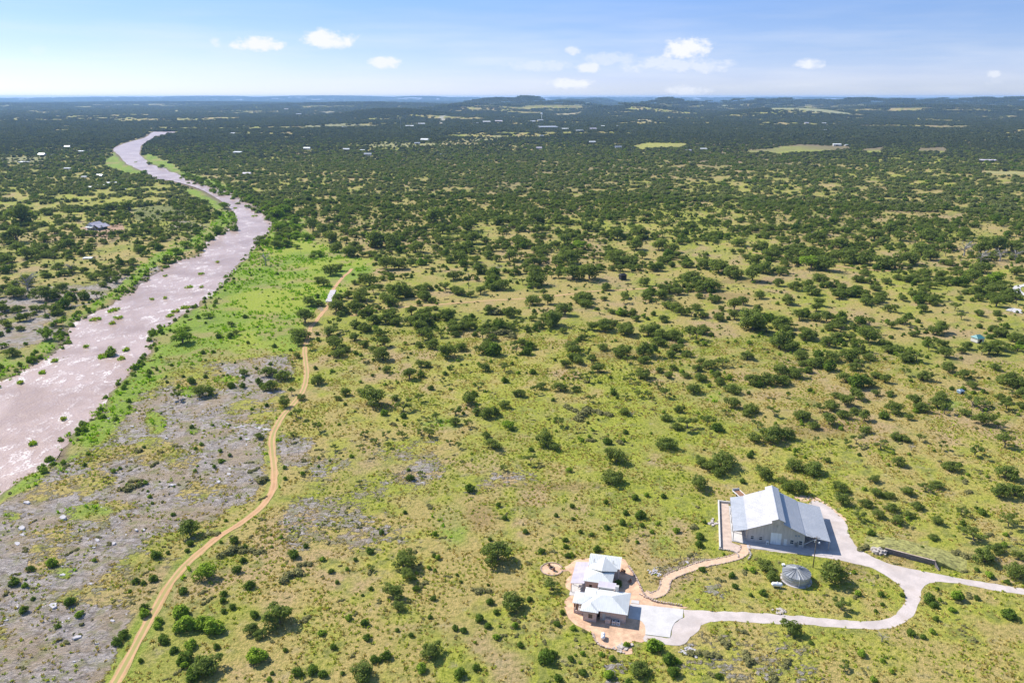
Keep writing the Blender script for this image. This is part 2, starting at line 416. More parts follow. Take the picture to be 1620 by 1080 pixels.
M['offwhite_wall'] = simple('offwhite_wall', (.60, .57, .53), .8, var=.1)
M['door_white'] = siding('ribbed_white_door', (.85, .86, .86), 2, .5)
M['glass'] = simple('dark_window_glass', (.03, .035, .04), .08, 0, .6, var=.1)
M['black'] = simple('black_and_recess_shade', (.02, .02, .022), .8, var=.1)  # true black parts, plus panels that paint in unlit openings
M['steel'] = simple('grey_steel', (.35, .36, .38), .5, .5, .4, var=.1)
M['wood'] = simple('brown_timber', (.26, .14, .08), .8, var=.25, scale=4)
M['pole_wood'] = simple('weathered_pole_wood', (.16, .13, .11), .9, var=.25, scale=4)
M['fascia'] = simple('brown_fascia', (.30, .18, .15), .7, var=.1)
M['white_tank'] = simple('white_tank_paint', (.80, .80, .80), .35, 0, .5, var=.03)
M['teal'] = simple('teal_roof', (.07, .22, .22), .5, var=.15)
M['bluegrey'] = simple('bluegrey_box', (.20, .28, .36), .5, var=.15)
M['concrete'] = simple('white_concrete', (.54, .51, .485), .85, var=.10, scale=.35, bump=.15)
M['concrete2'] = simple('grey_concrete', (.47, .43, .42), .85, var=.10, scale=.4, bump=.15)
M['terrace'] = simple('salmon_gravel', (.60, .385, .245), .95, var=.26, scale=.45, bump=.5)
M['yard'] = simple('pale_pink_gravel', (.52, .40, .32), .95, var=.16, scale=.6, bump=.4)
M['path'] = simple('tan_path_gravel', (.60, .41, .27), .95, var=.14, scale=.9, bump=.4)
def gravel(name, col, worn, edge, W_):
    """loose road material; attribute u runs 0..1 across the road"""
    t = NT(name); p = t.pos(); a = t.new('ShaderNodeAttribute'); a.attribute_name = 'across'
    n = t.noise(p, .25, 5); n2 = t.noise(p, 2.4, 4); n3 = t.noise(p, .06, 3)
    c = t.mix(t.ramp(n, .35, .65), (*[q * .88 for q in col], 1), (*[q * 1.1 for q in col], 1))
    d = t.math('ABSOLUTE', t.math('SUBTRACT', a.outputs['Fac'], .5))       # 0 centre .. .5 edge
    rut = t.math('SUBTRACT', 1.0, t.math('MULTIPLY', t.math('ABSOLUTE', t.math('SUBTRACT', d, .24)), 7.0), clamp=True)
    c = t.mix(t.math('MULTIPLY', rut, .75), c, (*worn, 1))
    ed = t.ramp(t.math('ADD', d, t.math('MULTIPLY_ADD', n2, .34, -.17)), .36, .47)
    c = t.mix(t.math('MULTIPLY', ed, .8), c, (*edge, 1))
    c = t.mix(t.ramp(n2, .3, .7, 0, .22), c, (*[q * .6 for q in col], 1))
    c = t.mix(t.ramp(t.noise(p, .12, 5, .65), .50, .66, 0, .5), c, (*[a * b for a, b in zip(col, (.86, .82, .76))], 1))
    t.bsdf(c, .95, 0, .15, t.bump(n2, .4, .08)); return t.m, c, t, d, n2
M['drive'] = gravel('pale_gravel_drive', (.54, .465, .425), (.61, .54, .50), (.42, .36, .27), 6)[0]
mm, c_, t_, d_, n2_ = gravel('ranch_track_soil', (.50, .29, .15), (.60, .37, .21), (.33, .33, .10), 3.6)
att = t_.new('ShaderNodeAttribute'); att.attribute_name = 'kindof'       # 0 orange gravel, 1 grassy two-track
mid = t_.math('MULTIPLY', t_.ramp(t_.math('ADD', d_, t_.math('MULTIPLY_ADD', n2_, .16, -.08)), .22, .13), att.outputs['Fac'])
cc = t_.mix(t_.math('MULTIPLY', mid, .85), c_, (.29, .29, .09, 1))
b_ = [n for n in t_.n if n.type == 'BSDF_PRINCIPLED'][0]; t_.link(cc, b_.inputs['Base Color'])
M['track'] = mm
TRACK = [(150, 1130), (183, 1078), (215, 1020), (243, 967), (270, 922), (300, 887), (345, 850), (380, 828), (413, 802), (431, 775), (434, 745), (431, 715), (431, 690), (444, 662), (462, 641), (479, 618), (485, 595), (483, 568), (482, 552), (488, 532), (492, 517), (501, 507), (510, 495), (518, 486), (522, 474), (528, 457), (534, 449), (543, 438), (552, 431), (557, 425)]
TRACK_W = [tuple(p) for p in smooth_line(gpoly(TRACK), 2.0)]
# ------------------------------------------------------------------ ground regions (photograph pixels -> painted as real surface cover)
ROCK_MAIN = [(-200, 950), (-60, 830), (10, 790), (75, 740), (140, 692), (180, 640), (215, 615), (265, 590), (330, 572), (455, 562), (470, 590), (445, 630), (425, 680), (425, 760), (395, 800), (320, 828), (245, 868), (215, 925), (195, 990), (160, 1090), (-300, 1200)]
ROCK_B = [[(430, 690), (500, 690), (500, 740), (440, 745)], [(500, 700), (700, 690), (720, 760), (660, 800), (560, 830), (450, 880), (430, 820), (490, 760)], [(560, 790), (660, 790), (640, 860), (560, 880), (470, 850), (500, 800)],
          [(0, 455), (140, 450), (240, 410), (260, 430), (205, 462), (130, 505), (100, 545), (0, 560), (-100, 560), (-100, 470)], [(280, 330), (345, 345), (340, 370), (250, 385)],
          [(1080, 1000), (1260, 990), (1310, 1040), (1330, 1100), (1100, 1100), (1060, 1060)], [(1120, 915), (1165, 930), (1160, 955), (1100, 950)], [(770, 740), (860, 730), (880, 760), (740, 790)], [(1050, 880), (1110, 870), (1130, 900), (1060, 930), (1030, 915)],
          [(330, 480), (400, 480), (400, 500), (330, 500)], [(930, 1040), (1000, 1040), (990, 1100), (930, 1100)], [(240, 860), (330, 830), (350, 850), (240, 930)], [(1560, 840), (1620, 850), (1620, 880), (1570, 870)]]
LUSH = [[(262, 590), (235, 580), (190, 597), (130, 662), (70, 732), (104, 746), (158, 698), (210, 642), (252, 612)],
        [(400, 395), (425, 365), (440, 330), (470, 345), (500, 380), (545, 405), (592, 412), (585, 438), (560, 448), (540, 470), (500, 480), (480, 520), (470, 556), (400, 562), (330, 566), (262, 590), (210, 622), (175, 655), (140, 692), (92, 735), (68, 738), (55, 720), (120, 660), (190, 590), (225, 545), (230, 525), (290, 495), (345, 450)],
        [(-100, 640), (0, 605), (60, 585), (120, 550), (110, 520), (60, 545), (0, 570), (-100, 590)], [(110, 530), (130, 500), (190, 470), (215, 440), (260, 405), (310, 395), (335, 375), (370, 360), (385, 345), (375, 325), (330, 300), (290, 300), (340, 330), (350, 350), (300, 380), (240, 400), (200, 440), (150, 480), (105, 515)],
        [(-60, 830), (-20, 780), (50, 745), (75, 742), (60, 765), (10, 790), (-60, 850)], [(218, 245), (245, 245), (290, 270), (345, 287), (372, 303), (345, 303), (285, 280), (240, 266), (216, 252)], [(160, 262), (180, 235), (195, 248), (215, 265), (228, 277), (200, 275)],
        [(60, 550), (110, 540), (60, 575), (0, 600), (0, 575)]]
LUSH_SM = [(300, 622, 24, 8), (240, 665, 18, 22), (303, 680, 14, 8), (150, 810, 45, 14), (130, 815, 30, 14), (20, 818, 18, 9), (100, 905, 24, 12), (360, 600, 20, 6), (720, 830, 30, 40), (1050, 853, 12, 10), (690, 670, 40, 14), (1130, 630, 60, 10), (1500, 640, 30, 8)]
BROWN = [(765, 820, 28, 26), (1420, 870, 40, 20), (230, 820, 50, 20), (1340, 905, 40, 20), (1150, 470, 60, 6), (600, 640, 50, 8), (980, 560, 60, 8), (880, 770, 90, 8), (1300, 680, 80, 14), (370, 555, 60, 6), (1180, 445, 60, 6)]
FIELDS = [([(1168, 241), (1200, 236), (1262, 229), (1340, 230), (1346, 236), (1300, 241), (1230, 243)], (.33, .37, .075)), ([(1000, 231), (1010, 227), (1100, 227), (1075, 233), (1040, 235), (1018, 238)], (.37, .36, .10)),
          ([(1365, 236), (1400, 231), (1395, 240), (1370, 242)], (.33, .37, .075)), ([(1455, 234), (1498, 233), (1498, 241), (1450, 240)], (.33, .36, .08)), ([(1540, 270), (1625, 271), (1625, 278), (1560, 275)], (.40, .37, .17)),
          ([(575, 232), (600, 226), (655, 229), (740, 221), (795, 214), (795, 221), (740, 229), (670, 234), (590, 235)], (.31, .29, .15)), ([(425, 183), (560, 174), (625, 177), (600, 184), (440, 187)], (.28, .25, .16)),
          ([(868, 182), (922, 179), (916, 183.5), (880, 184)], (.42, .36, .24)), ([(1006, 190), (1032, 189.5), (1030, 192.5), (1008, 192.5)], (.42, .35, .24)), ([(1452, 174), (1500, 171), (1512, 173.5), (1462, 176)], (.34, .33, .18)),
          ([(1560, 188), (1592, 186), (1588, 190), (1565, 191)], (.36, .33, .2)), ([(0, 250), (60, 246), (90, 250), (60, 258), (0, 258)], (.28, .27, .14)), ([(60, 199.5), (140, 199), (142, 201.5), (60, 202)], (.36, .33, .18)),
          ([(688, 199), (697, 189), (708, 182), (714, 183), (704, 190), (700, 199)], (.40, .37, .34)), ([(480, 198), (560, 196), (600, 200), (560, 203), (480, 203)], (.26, .25, .14)), ([(700, 225), (760, 223), (760, 230), (700, 232)], (.36, .30, .17)),
          ([(130, 360), (190, 352), (200, 366), (170, 378), (130, 372)], (.46, .30, .24)), ([(205, 330), (290, 322), (300, 345), (220, 352)], (.20, .21, .08)), ([(1210, 181), (1290, 182), (1345, 184), (1345, 186), (1220, 184)], (.34, .34, .22)),
          ([(770, 157.5), (850, 156.5), (880, 161), (830, 167), (740, 166)], (.20, .19, .13)), ([(1120, 170), (1180, 168), (1200, 172), (1130, 174)], (.28, .29, .18))]
OPENY = ([150, 200, 235, 270, 300, 335, 365, 400, 440, 490, 560, 1200], [.97, .95, .92, .80, .80, .85, .66, .56, .42, .24, .06, 0])
CLEAR = [[(1592, 440), (1640, 436), (1640, 482), (1600, 478)], [(1588, 484), (1622, 484), (1622, 510), (1588, 508)], [(535, 405), (595, 408), (590, 440), (555, 450), (535, 470), (500, 500), (480, 560), (440, 560), (420, 480), (420, 430)], [(600, 480), (760, 465), (940, 455), (1060, 450), (1060, 458), (760, 488), (620, 500)]]
def cover(x, y):
    """fractions of surface cover at ground points: returns dict"""
    px, py = to_px(x, y)
    r = np.hypot(x, y)
    w1 = (fbm(x / 9, y / 9, 61, 4) - .5); w2 = (fbm(x / 35, y / 35, 71, 4) - .5)
    wx = px + (w1 * 16 + w2 * 22); wy = py + (w1 * 9 + w2 * 12) * np.clip((py - 150) / 500, .05, 1)
    c = {}
    rock = np.zeros_like(px)
    sc = np.clip((py - 150) / 500, .12, 1.2)
    sd = sdist(wx, wy, ROCK_MAIN) / sc
    rock = np.maximum(rock, .95 * (1 - sstep(-14, 14, sd)))
    for i, P in enumerate(ROCK_B):
        sd = sdist(wx, wy, P) / sc
        rock = np.maximum(rock, (.85 if i in (0, 3) else .40 if i == 5 else .55) * (1 - sstep(-16, 12, sd)))
    patch = fbm(x / 14, y / 14, 81, 4)
    rock = rock * (.34 + .66 * sstep(.36, .56, patch * .6 + .4 * fbm(x / 45, y / 30, 83, 3)))
    lush = np.zeros_like(px)
    for P in LUSH:
        lush = np.maximum(lush, 1 - sstep(-6, 8, sdist(wx, wy, P) / sc))
    for cx, cy, a, b in LUSH_SM:
        lush = np.maximum(lush, .8 * (1 - sstep(.5, 1.15, np.hypot((wx - cx) / a, (wy - cy) / b))))
    lush = np.maximum(lush, .5 * (1 - sstep(1.8, 3.6, dseg(x, y, TRACK_W[::3]) + 3 * w1)) * sstep(600, 680, py))
    brown = np.zeros_like(px)
    for cx, cy, a, b in BROWN:
        brown = np.maximum(brown, .8 * (1 - sstep(.4, 1.3, np.hypot((wx - cx) / a, (wy - cy) / b))))
    fld = np.zeros_like(px); fcol = np.zeros(px.shape + (3,))
    yy = py + (w2 * 5 + w1 * 3) * np.clip((py - 150) / 120, .1, 1); xx_ = px + w2 * 14
    for P, c3 in FIELDS:
        k = inpoly(xx_, yy, P); fld = np.where(k, 1.0, fld); fcol[k] = c3
    # wood density: share of ground under crowns
    base = np.interp(py, OPENY[0], OPENY[1])
    base = base * np.where((px > 1000) & (py > 255) & (py < 400), .78, 1)
    base = np.where((px < 190 + (py - 240) * .9) & (py > 300), np.interp(py, [300, 320, 400, 470, 520], [.8, .5, .35, .25, .05]), base)
    n = fbm(x / 60, y / 40, 91, 3) * .4 + fbm(x / 15, y / 15, 93, 3) * .6
    rank = sstep(.33, .67, n)                               # about uniform 0..1
    nb = fbm(x / 420, y / 300, 97, 3)
    gaps = sstep(.54, .68, fbm(x / 330, y / 230, 99, 3)) * sstep(245, 215, py) * .9 + sstep(.52, .68, fbm(x / 900, y / 420, 103, 4)) * sstep(205, 190, py) * .75
    base = np.clip(base + (nb - .5) * .5 * sstep(200, 270, py), 0, .99)
    dens = sstep(-.30, .30, base - rank) * (1 - np.clip(gaps, 0, .95))
    dens = dens * (1 - fld * np.where(fcol[..., 1] > .335, 1.0, .72)) * (1 - sstep(.3, .6, lush * sstep(220, 260, py)))
    for P in CLEAR: dens = dens * np.where(inpoly(px, py, P), .06, 1)
    c.update(rock=rock, lush=lush, brown=brown, fld=fld, fcol=fcol, dens=dens, px=px, py=py)
    return c

# ------------------------------------------------------------------ ground sheet
def ground_sheet():
    A = np.concatenate([np.arange(-180, -46, 9.0), np.arange(-46, 46.01, .15), np.arange(54, 180, 9.0)])
    A = np.radians(A)
    ys = np.arange(1135, 190, -2.4)
    rr = Gp(np.full(ys.shape, 810.0), ys)[1]
    ys2 = np.arange(190, 157.5, -.9); r2 = Gp(np.full(ys2.shape, 810.0), ys2)[1]
    r2 = r2[(r2 > rr[-1] * 1.005)]
    rows = np.concatenate([[1.0, 25, 50, 75, 95], rr, r2, np.arange(r2[-1] + 350, 31200, 450.0)])
    na, nr = len(A), len(rows)
    AA, RR = np.meshgrid(A, rows)
    X = (RR * np.sin(AA)).ravel(); Y = (RR * np.cos(AA)).ravel()
    Z = T(X, Y)
    c = cover(X, Y)
    behind = (Y < 20)
    for k in ('rock', 'lush', 'brown', 'fld', 'dens'): c[k] = np.where(behind, .0 if k != 'dens' else .3, c[k])
    rough_z = c['rock'] * 1.0 * (fbm(X / 2.6, Y / 2.6, 101, 3) - .5)
    rough_z *= np.where(np.hypot((X - SITE[0]) / 78, (Y - SITE[1]) / 42) < 1, 0, 1)
    # keep the tracks smooth
    Z = Z + rough_z * sstep(3, 6, np.minimum(dseg(X, Y, TRACK_W), 50)) * (RR.ravel() < 800)
    P = np.stack([X, Y, Z], 1)
    idx = np.arange(na * nr).reshape(nr, na)
    nx = np.roll(idx, -1, axis=1)
    F = np.stack([idx[:-1], idx[1:], nx[1:], nx[:-1]], -1).reshape(-1, 4)
    me = bpy.data.meshes.new('ground')
    me.vertices.add(len(P)); me.vertices.foreach_set('co', P.ravel())
    me.loops.add(F.size); me.loops.foreach_set('vertex_index', F.ravel()[:])
    me.polygons.add(len(F)); me.polygons.foreach_set('loop_start', np.arange(0, F.size, 4)); me.polygons.foreach_set('loop_total', np.full(len(F), 4))
    me.polygons.foreach_set('use_smooth', np.ones(len(F), bool))
    me.update(); me.validate()
    # large-scale albedo of the bare ground and sward
    n1 = fbm(X / 46, Y / 46, 111, 5); n2 = fbm(X / 7, Y / 7, 121, 4); n3 = fbm(X / 160, Y / 160, 131, 3); n4 = fbm(X / 2.2, Y / 2.2, 141, 2)
    def mixc(a, b, t): return a * (1 - t[:, None]) + np.array(b) * t[:, None]
    col = np.tile(np.array((.41, .325, .135)), (len(X), 1))
    col = mixc(col, (.275, .295, .062), sstep(.42, .62, n1 * .6 + n2 * .4) * .85)
    col = mixc(col, (.42, .30, .19), sstep(.54, .70, fbm(X / 22, Y / 22, 151, 4)) * .75)
    col = mixc(col, (.345, .37, .05), sstep(.50, .66, n3 * .5 + n2 * .5) * .6)
    col = mixc(col, (.16, .175, .07), sstep(.58, .70, n2 * .5 + n4 * .5) * .55)
    col = mixc(col, (.30, .20, .12), c['brown'] * .8)
    lushc = np.array((.215, .315, .048)); dark = np.array((.12, .19, .04)); yel = np.array((.33, .38, .06))
    lc = lushc[None, :] * np.ones((len(X), 1)); lc = mixc(lc, dark, sstep(.56, .70, n2) * .5); lc = mixc(lc, yel, sstep(.42, .60, n1) * sstep(330, 400, c['px']) * .9); lc = mixc(lc, (.36, .29, .15), sstep(.56, .66, fbm(X / 18, Y / 18, 161, 3)) * .7)
    L = c['lush'] * .92
    col = col * (1 - L[:, None]) + lc * L[:, None]
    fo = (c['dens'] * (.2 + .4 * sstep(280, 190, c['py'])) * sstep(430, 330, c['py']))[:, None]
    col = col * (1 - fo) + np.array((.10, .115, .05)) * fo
    k = c['fld'][:, None]; col = col * (1 - k) + c['fcol'] * k * (.85 + .3 * n2[:, None])
    col = col * np.array((.955, .93, .80)) * (1 - .0)
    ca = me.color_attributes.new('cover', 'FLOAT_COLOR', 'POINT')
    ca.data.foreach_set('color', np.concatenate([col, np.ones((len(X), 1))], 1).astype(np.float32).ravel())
    pass
    at = me.attributes.new('rock', 'FLOAT', 'POINT'); at.data.foreach_set('value', (c['rock'] * (1 - L * .8)).astype(np.float32))
    wet = (1 - sstep(-.7, -.05, Z)) * (RR.ravel() < 4000)
    at = me.attributes.new('wet', 'FLOAT', 'POINT'); at.data.foreach_set('value', wet.astype(np.float32))
    o = bpy.data.objects.new('ground', me); COL.objects.link(o)
    t = NT('ranch_ground'); p = t.pos()
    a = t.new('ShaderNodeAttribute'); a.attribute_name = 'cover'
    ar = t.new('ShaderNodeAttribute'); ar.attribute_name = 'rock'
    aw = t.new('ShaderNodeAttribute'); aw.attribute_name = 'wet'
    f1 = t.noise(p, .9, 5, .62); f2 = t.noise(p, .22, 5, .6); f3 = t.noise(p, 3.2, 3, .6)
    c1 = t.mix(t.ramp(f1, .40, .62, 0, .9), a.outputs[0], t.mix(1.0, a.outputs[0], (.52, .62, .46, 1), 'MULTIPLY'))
    c1 = t.mix(t.ramp(f3, .50, .64, 0, .7), c1, t.mix(1.0, a.outputs[0], (1.4, 1.27, 1.4, 1), 'MULTIPLY'))
    c1 = t.mix(t.ramp(f2, .56, .70, 0, .45), c1, (.36, .29, .17, 1))
    # limestone pavement: pale slabs, joints, lichen-dark weathering, thin soil
    pr = t.mapping(p, (1, 1, 1))
    rot = t.new('ShaderNodeMapping'); rot.inputs['Rotation'].default_value = (0, 0, R(-52)); rot.inputs['Scale'].default_value = (.45, .85, 1); t.link(p, rot.inputs[0])
    g1 = t.noise(rot.outputs[0], .55, 6, .65, .6); g2 = t.noise(rot.outputs[0], 2.0, 5, .7); g3 = t.noise(p, .07, 4)
    v = t.new('ShaderNodeTexVoronoi', feature='DISTANCE_TO_EDGE'); v.inputs['Scale'].default_value = .55; t.link(rot.outputs[0], v.inputs['Vector'])
    rc = t.mix(t.ramp(g1, .36, .62), (.27, .22, .185, 1), (.50, .435, .395, 1))
    rc = t.mix(t.ramp(g2, .50, .70, 0, .7), rc, (.66, .60, .56, 1))
    rc = t.mix(t.ramp(g2, .44, .30, 0, .6), rc, (.16, .145, .13, 1))
    rc = t.mix(t.ramp(v.outputs['Distance'], .09, .0, 0, .45), rc, (.14, .13, .10, 1))
    rc = t.mix(t.ramp(g3, .44, .62, 0, .7), rc, (.40, .30, .19, 1))
    rc = t.mix(t.ramp(f2, .50, .66, 0, .75), rc, (.27, .26, .11, 1))
    edge = t.math('ADD', ar.outputs['Fac'], t.math('MULTIPLY_ADD', t.math('ADD', t.math('ADD', g1, f2), f1), 1.25, -1.875))
    m = t.ramp(edge, .36, .62)
    col_ = t.mix(m, c1, rc)
    col_ = t.mix(t.math('MULTIPLY', aw.outputs['Fac'], .8), col_, (.17, .12, .095, 1))
    hgt = t.math('ADD', t.math('MULTIPLY', f1, .6), t.math('MULTIPLY', t.math('MULTIPLY', g2, m), 1.5))
    hgt = t.math('ADD', hgt, t.math('MULTIPLY', f3, .3))
    t.bsdf(col_, .95, 0, .1, t.bump(hgt, 1.0, .8))
    me.materials.append(t.m)
    tag(o, 'rolling ranch ground of dry grass, green sward and pale limestone', None, None, 'structure')
    return o

ground_sheet()

# river water
def river():
    xs = [p[0] for p in RIVER]; ys = [p[1] for p in RIVER]
    n1 = len(RIV_L); Lf = RIVER[:n1]; Rt = RIVER[n1:][::-1]
    mb_v = []; ok = []
    # a flat sheet a little wider than the bed; the banks cut its outline
    def off(P, Q, k):      # push P away from the mean line
        out = []
        for i, p in enumerate(P):
            q = Q[min(len(Q) - 1, int(i / (len(P) - 1) * (len(Q) - 1)))]
            d = np.array(p) - np.array(q); d = d / (np.linalg.norm(d) + 1e-6); out.append(tuple(np.array(p) + d * k * (1 + math.hypot(*p) / 900)))
        return out
    A = smooth_line(off(Lf, Rt, 8.0), 12); B = smooth_line(off(Rt, Lf, 8.0), 12)
    N = 240; A = [A[int(i / (N - 1) * (len(A) - 1))] for i in range(N)]; B = [B[int(i / (N - 1) * (len(B) - 1))] for i in range(N)]
    v = []; f = []; K = 6
    for a, b in zip(A, B):
        for j in range(K + 1):
            q = a + (b - a) * j / K; v.append((q[0], q[1], WATER_Z))
    for i in range(N - 1):
        for j in range(K):
            f.append((i * (K + 1) + j, i * (K + 1) + j + 1, (i + 1) * (K + 1) + j + 1, (i + 1) * (K + 1) + j))
    t = NT('muddy_river_water'); p = t.pos()
    n1_ = t.noise(p, .028, 4, .6, .4); n2_ = t.noise(t.mapping(p, (1, .55, 1)), .16, 6, .68, .8); n3_ = t.noise(p, 1.1, 4, .6)
    base = t.mix(t.ramp(n1_, .35, .65), (.36, .25, .195, 1), (.47, .345, .29, 1))
    rap = t.math('MULTIPLY', t.ramp(n1_, .38, .56), t.ramp(n2_, .50, .60))
    foam = t.math('MULTIPLY', rap, t.ramp(n3_, .40, .62))
    base = t.mix(t.ramp(n2_, .40, .60, 0, .45), base, (.30, .205, .175, 1))
    base = t.mix(t.ramp(n3_, .50, .70, 0, .16), base, (.52, .40, .36, 1))
    c = t.mix(t.math('MULTIPLY', foam, .9), base, (.78, .71, .67, 1))
    h = t.math('ADD', t.math('MULTIPLY', n2_, 1.2), t.math('MULTIPLY', n3_, .35))
    t.bsdf(c, t.ramp(foam, 0, 1, .32, .7), 0, .22, t.bump(h, .8, .5))
    o = mesh_obj('river', v, f, t.m, smooth=True)
    # faces must look up
    o.data.update()
    if o.data.polygons[0].normal.z < 0: o.data.flip_normals()
    tag(o, 'broad muddy pink-brown river with riffles winding between grassy banks', None, None, 'structure')
river()

# sheets of made ground --------------------------------------------------------
def strip(name, line_px, width, mat, lift, label, step=1.2, jit=.0, wfun=None, kfun=None, K=6, ground_pts=None):
    L = smooth_line(ground_pts or gpoly(line_px), step); n = len(L); v = []; u = []; kk = []
    for i, p in enumerate(L):
        d = L[min(i + 1, n - 1)] - L[max(i - 1, 0)]; d = d / (np.linalg.norm(d) + 1e-9); nn = np.array((-d[1], d[0]))
        w = width if wfun is None else wfun(i / (n - 1))
        j1 = jit * (vnoise(i * .37, 1.5, 5) - .5) * 2; j2 = jit * (vnoise(i * .37, 7.5, 6) - .5) * 2
        for k in range(K + 1):
            s = -.5 + k / K; e = s * w + (j1 if k == 0 else j2 if k == K else 0)
            q = p + nn * e; v.append((q[0], q[1])); u.append(k / K); kk.append(0.0 if kfun is None else kfun(p))
    V = np.array(v); z = T(V[:, 0], V[:, 1]) + lift
    V = np.concatenate([V, z[:, None]], 1)
    f = [(i * (K + 1) + k, i * (K + 1) + k + 1, (i + 1) * (K + 1) + k + 1, (i + 1) * (K + 1) + k) for i in range(n - 1) for k in range(K)]
    o = mesh_obj(name, V, f, mat, smooth=True)
    a = o.data.attributes.new('across', 'FLOAT', 'POINT'); a.data.foreach_set('value', np.array(u, np.float32))
    a = o.data.attributes.new('kindof', 'FLOAT', 'POINT'); a.data.foreach_set('value', np.array(kk, np.float32))
    if o.data.polygons[0].normal.z < 0: o.data.flip_normals()
    return tag(o, label, None, None, 'structure')
def sheet(name, poly, lift, mat, label, thick=.0, wob=0.0):
    P = smooth_line(list(poly) + [poly[0]], 1.0)[:-1] if wob else [np.array(p) for p in poly]
    if wob: P = [p + wob * np.array((vnoise(p[0] / 1.1, p[1] / 1.1, 3) - .5, vnoise(p[0] / 1.1, p[1] / 1.1, 4) - .5)) for p in P]
    bm = bmesh.new(); vs = [bm.verts.new((p[0], p[1], lift)) for p in P]; fc = bm.faces.new(vs)
    if fc.normal.z < 0 or True:
        bm.normal_update()
        if fc.normal.z < 0: fc.normal_flip()
    if thick:
        g = bmesh.ops.extrude_face_region(bm, geom=[fc]); 
        for e in g['geom']:
            if isinstance(e, bmesh.types.BMVert): e.co.z -= thick
        bmesh.ops.recalc_face_normals(bm, faces=bm.faces)
    bmesh.ops.triangulate(bm, faces=[q for q in bm.faces if len(q.verts) > 4])
    me = bpy.data.meshes.new(name); bm.to_mesh(me); bm.free(); me.materials.append(mat)
    o = bpy.data.objects.new(name, me); COL.objects.link(o)
    a = me.attributes.new('across', 'FLOAT', 'POINT'); a.data.foreach_set('value', np.full(len(me.vertices), .5, np.float32))
    return tag(o, label, None, None, 'structure')
def c_px(ox, oy, s, pts): return [(ox + a / s, oy + b / s) for a, b in pts]

def tkind(p):
    px, py = to_px(p[0], p[1]); py = float(py)
    return float(np.interp(py, [440, 500, 520, 560, 640, 700, 735, 760, 860, 900, 1100], [0, 0, .3, .8, .9, .9, .6, 0, 0, .8, 1]))
strip('dirt_track', TRACK, 2.5, M['track'], .07, 'orange dirt two-track road curving up beside the river', jit=.45, kfun=tkind)
strip('dirt_track', [(555, 500), (600, 490), (660, 484), (727, 479), (780, 475), (833, 472), (907, 465), (940, 461), (980, 459), (1013, 457), (1045, 455)], 3.0, M['track'], .09, 'sandy cross track running right through the scattered oaks', jit=.5, kfun=lambda p: .6)
strip('dirt_track', [(1190, 400), (1240, 405), (1290, 414), (1327, 421), (1375, 427), (1420, 430)], 3.2, M['track'], .12, 'short sandy track along the dark belt of oaks', jit=.5, kfun=lambda p: .3)
strip('rock_shelf', [(370, 677), (392, 674), (412, 677), (428, 681)], 1.2, M['limestone'], .10, 'pale strip of bare stone joining the dirt track', jit=.5)
strip('concrete_strip', [(519.5, 478), (522, 472), (525, 465), (527.5, 459.5)], 3.7, M['concrete2'], .40, 'white concrete strip paving a stretch of the track', K=3)
strip('gravel_loop', [(1640, 447), (1622, 452), (1610, 454), (1609, 459), (1616, 465), (1632, 470)], 4.2, M['concrete'], .30, 'pale gravel bend at the right edge of the picture', jit=.3)
strip('gravel_loop', [(1597, 493), (1603, 490), (1608, 490), (1610, 496)], 4.6, M['concrete'], .30, 'small pale gravel patch below the gravel bend', jit=.3)

DR = c_px(1080, 720, 3, [(5, 732), (120, 738), (300, 745), (500, 757), (700, 775), (850, 787), (950, 780), (1010, 752), (1048, 705), (1058, 662), (1032, 622), (985, 585), (900, 535), (780, 506), (640, 480), (480, 462), (330, 440),
                           (330, 415), (560, 440), (700, 440), (695, 440), (672, 350), (645, 268), (600, 228), (640, 215), (715, 262), (775, 320), (792, 380), (830, 438), (900, 480), (1000, 520), (1150, 550), (1300, 580), (1500, 612), (1640, 636), (1800, 668),
                           (1800, 700), (1620, 662), (1450, 635), (1300, 606), (1205, 600), (1158, 612), (1132, 650), (1122, 700), (1085, 768), (1005, 813), (900, 825), (700, 815), (560, 800), (400, 797), (200, 785), (100, 800), (60, 830), (20, 862), (-60, 880), (-55, 860), (-20, 820), (5, 790)])
sheet('gravel_drive', gpoly(DR), .03, M['drive'], 'pale gravel driveway looping from the garage slab up to the barn', wob=.5)
TE = c_px(840, 850, 5.538, [(385, 200), (500, 180), (790, 178), (850, 240), (900, 300), (955, 430), (1030, 520), (1090, 560), (1335, 600), (1345, 622), (965, 620), (965, 715), (1000, 750), (1002, 905), (930, 912), (885, 905), (880, 960), (885, 1015), (830, 1022), (760, 985), (640, 962), (560, 905), (538, 842), (470, 800), (390, 765), (330, 705), (305, 640), (285, 560), (330, 520), (365, 480), (312, 440), (302, 385), (345, 325), (330, 292), (280, 300), (265, 283), (290, 262), (330, 240)])
sheet('terrace', gpoly(TE), .045, M['terrace'], 'salmon gravel terrace spread round the white-roofed house', wob=.35)
cx_, cy_ = map(float, Gp(840 + 182 / 5.538, 850 + 277 / 5.538))
FIRE = (cx_, cy_)
sheet('fire_circle', [(cx_ + 2.75 * math.cos(a), cy_ + 2.75 * math.sin(a)) for a in np.linspace(0, 2 * math.pi, 40)[:-1]], .06, M['terrace'], 'round salmon gravel circle left of the house')
m_ = MB()
for k in range(44):
    a = 2 * math.pi * k / 44
    if abs(a) < .18 or abs(a - 2 * math.pi) < .18: continue
    x_, y_ = cx_ + 2.9 * math.cos(a), cy_ + 2.9 * math.sin(a); s_ = .17 + .05 * random.random()
    m_.prism([(x_ + s_ * math.cos(a + b), y_ + s_ * math.sin(a + b)) for b in (0.5, 1.9, 3.6, 5.2)], .0, .22 + .08 * random.random())
tag(m_.build('stone_ring', M['pale_stone']), 'ring of edging stones round the gravel fire circle', 'stone edging')
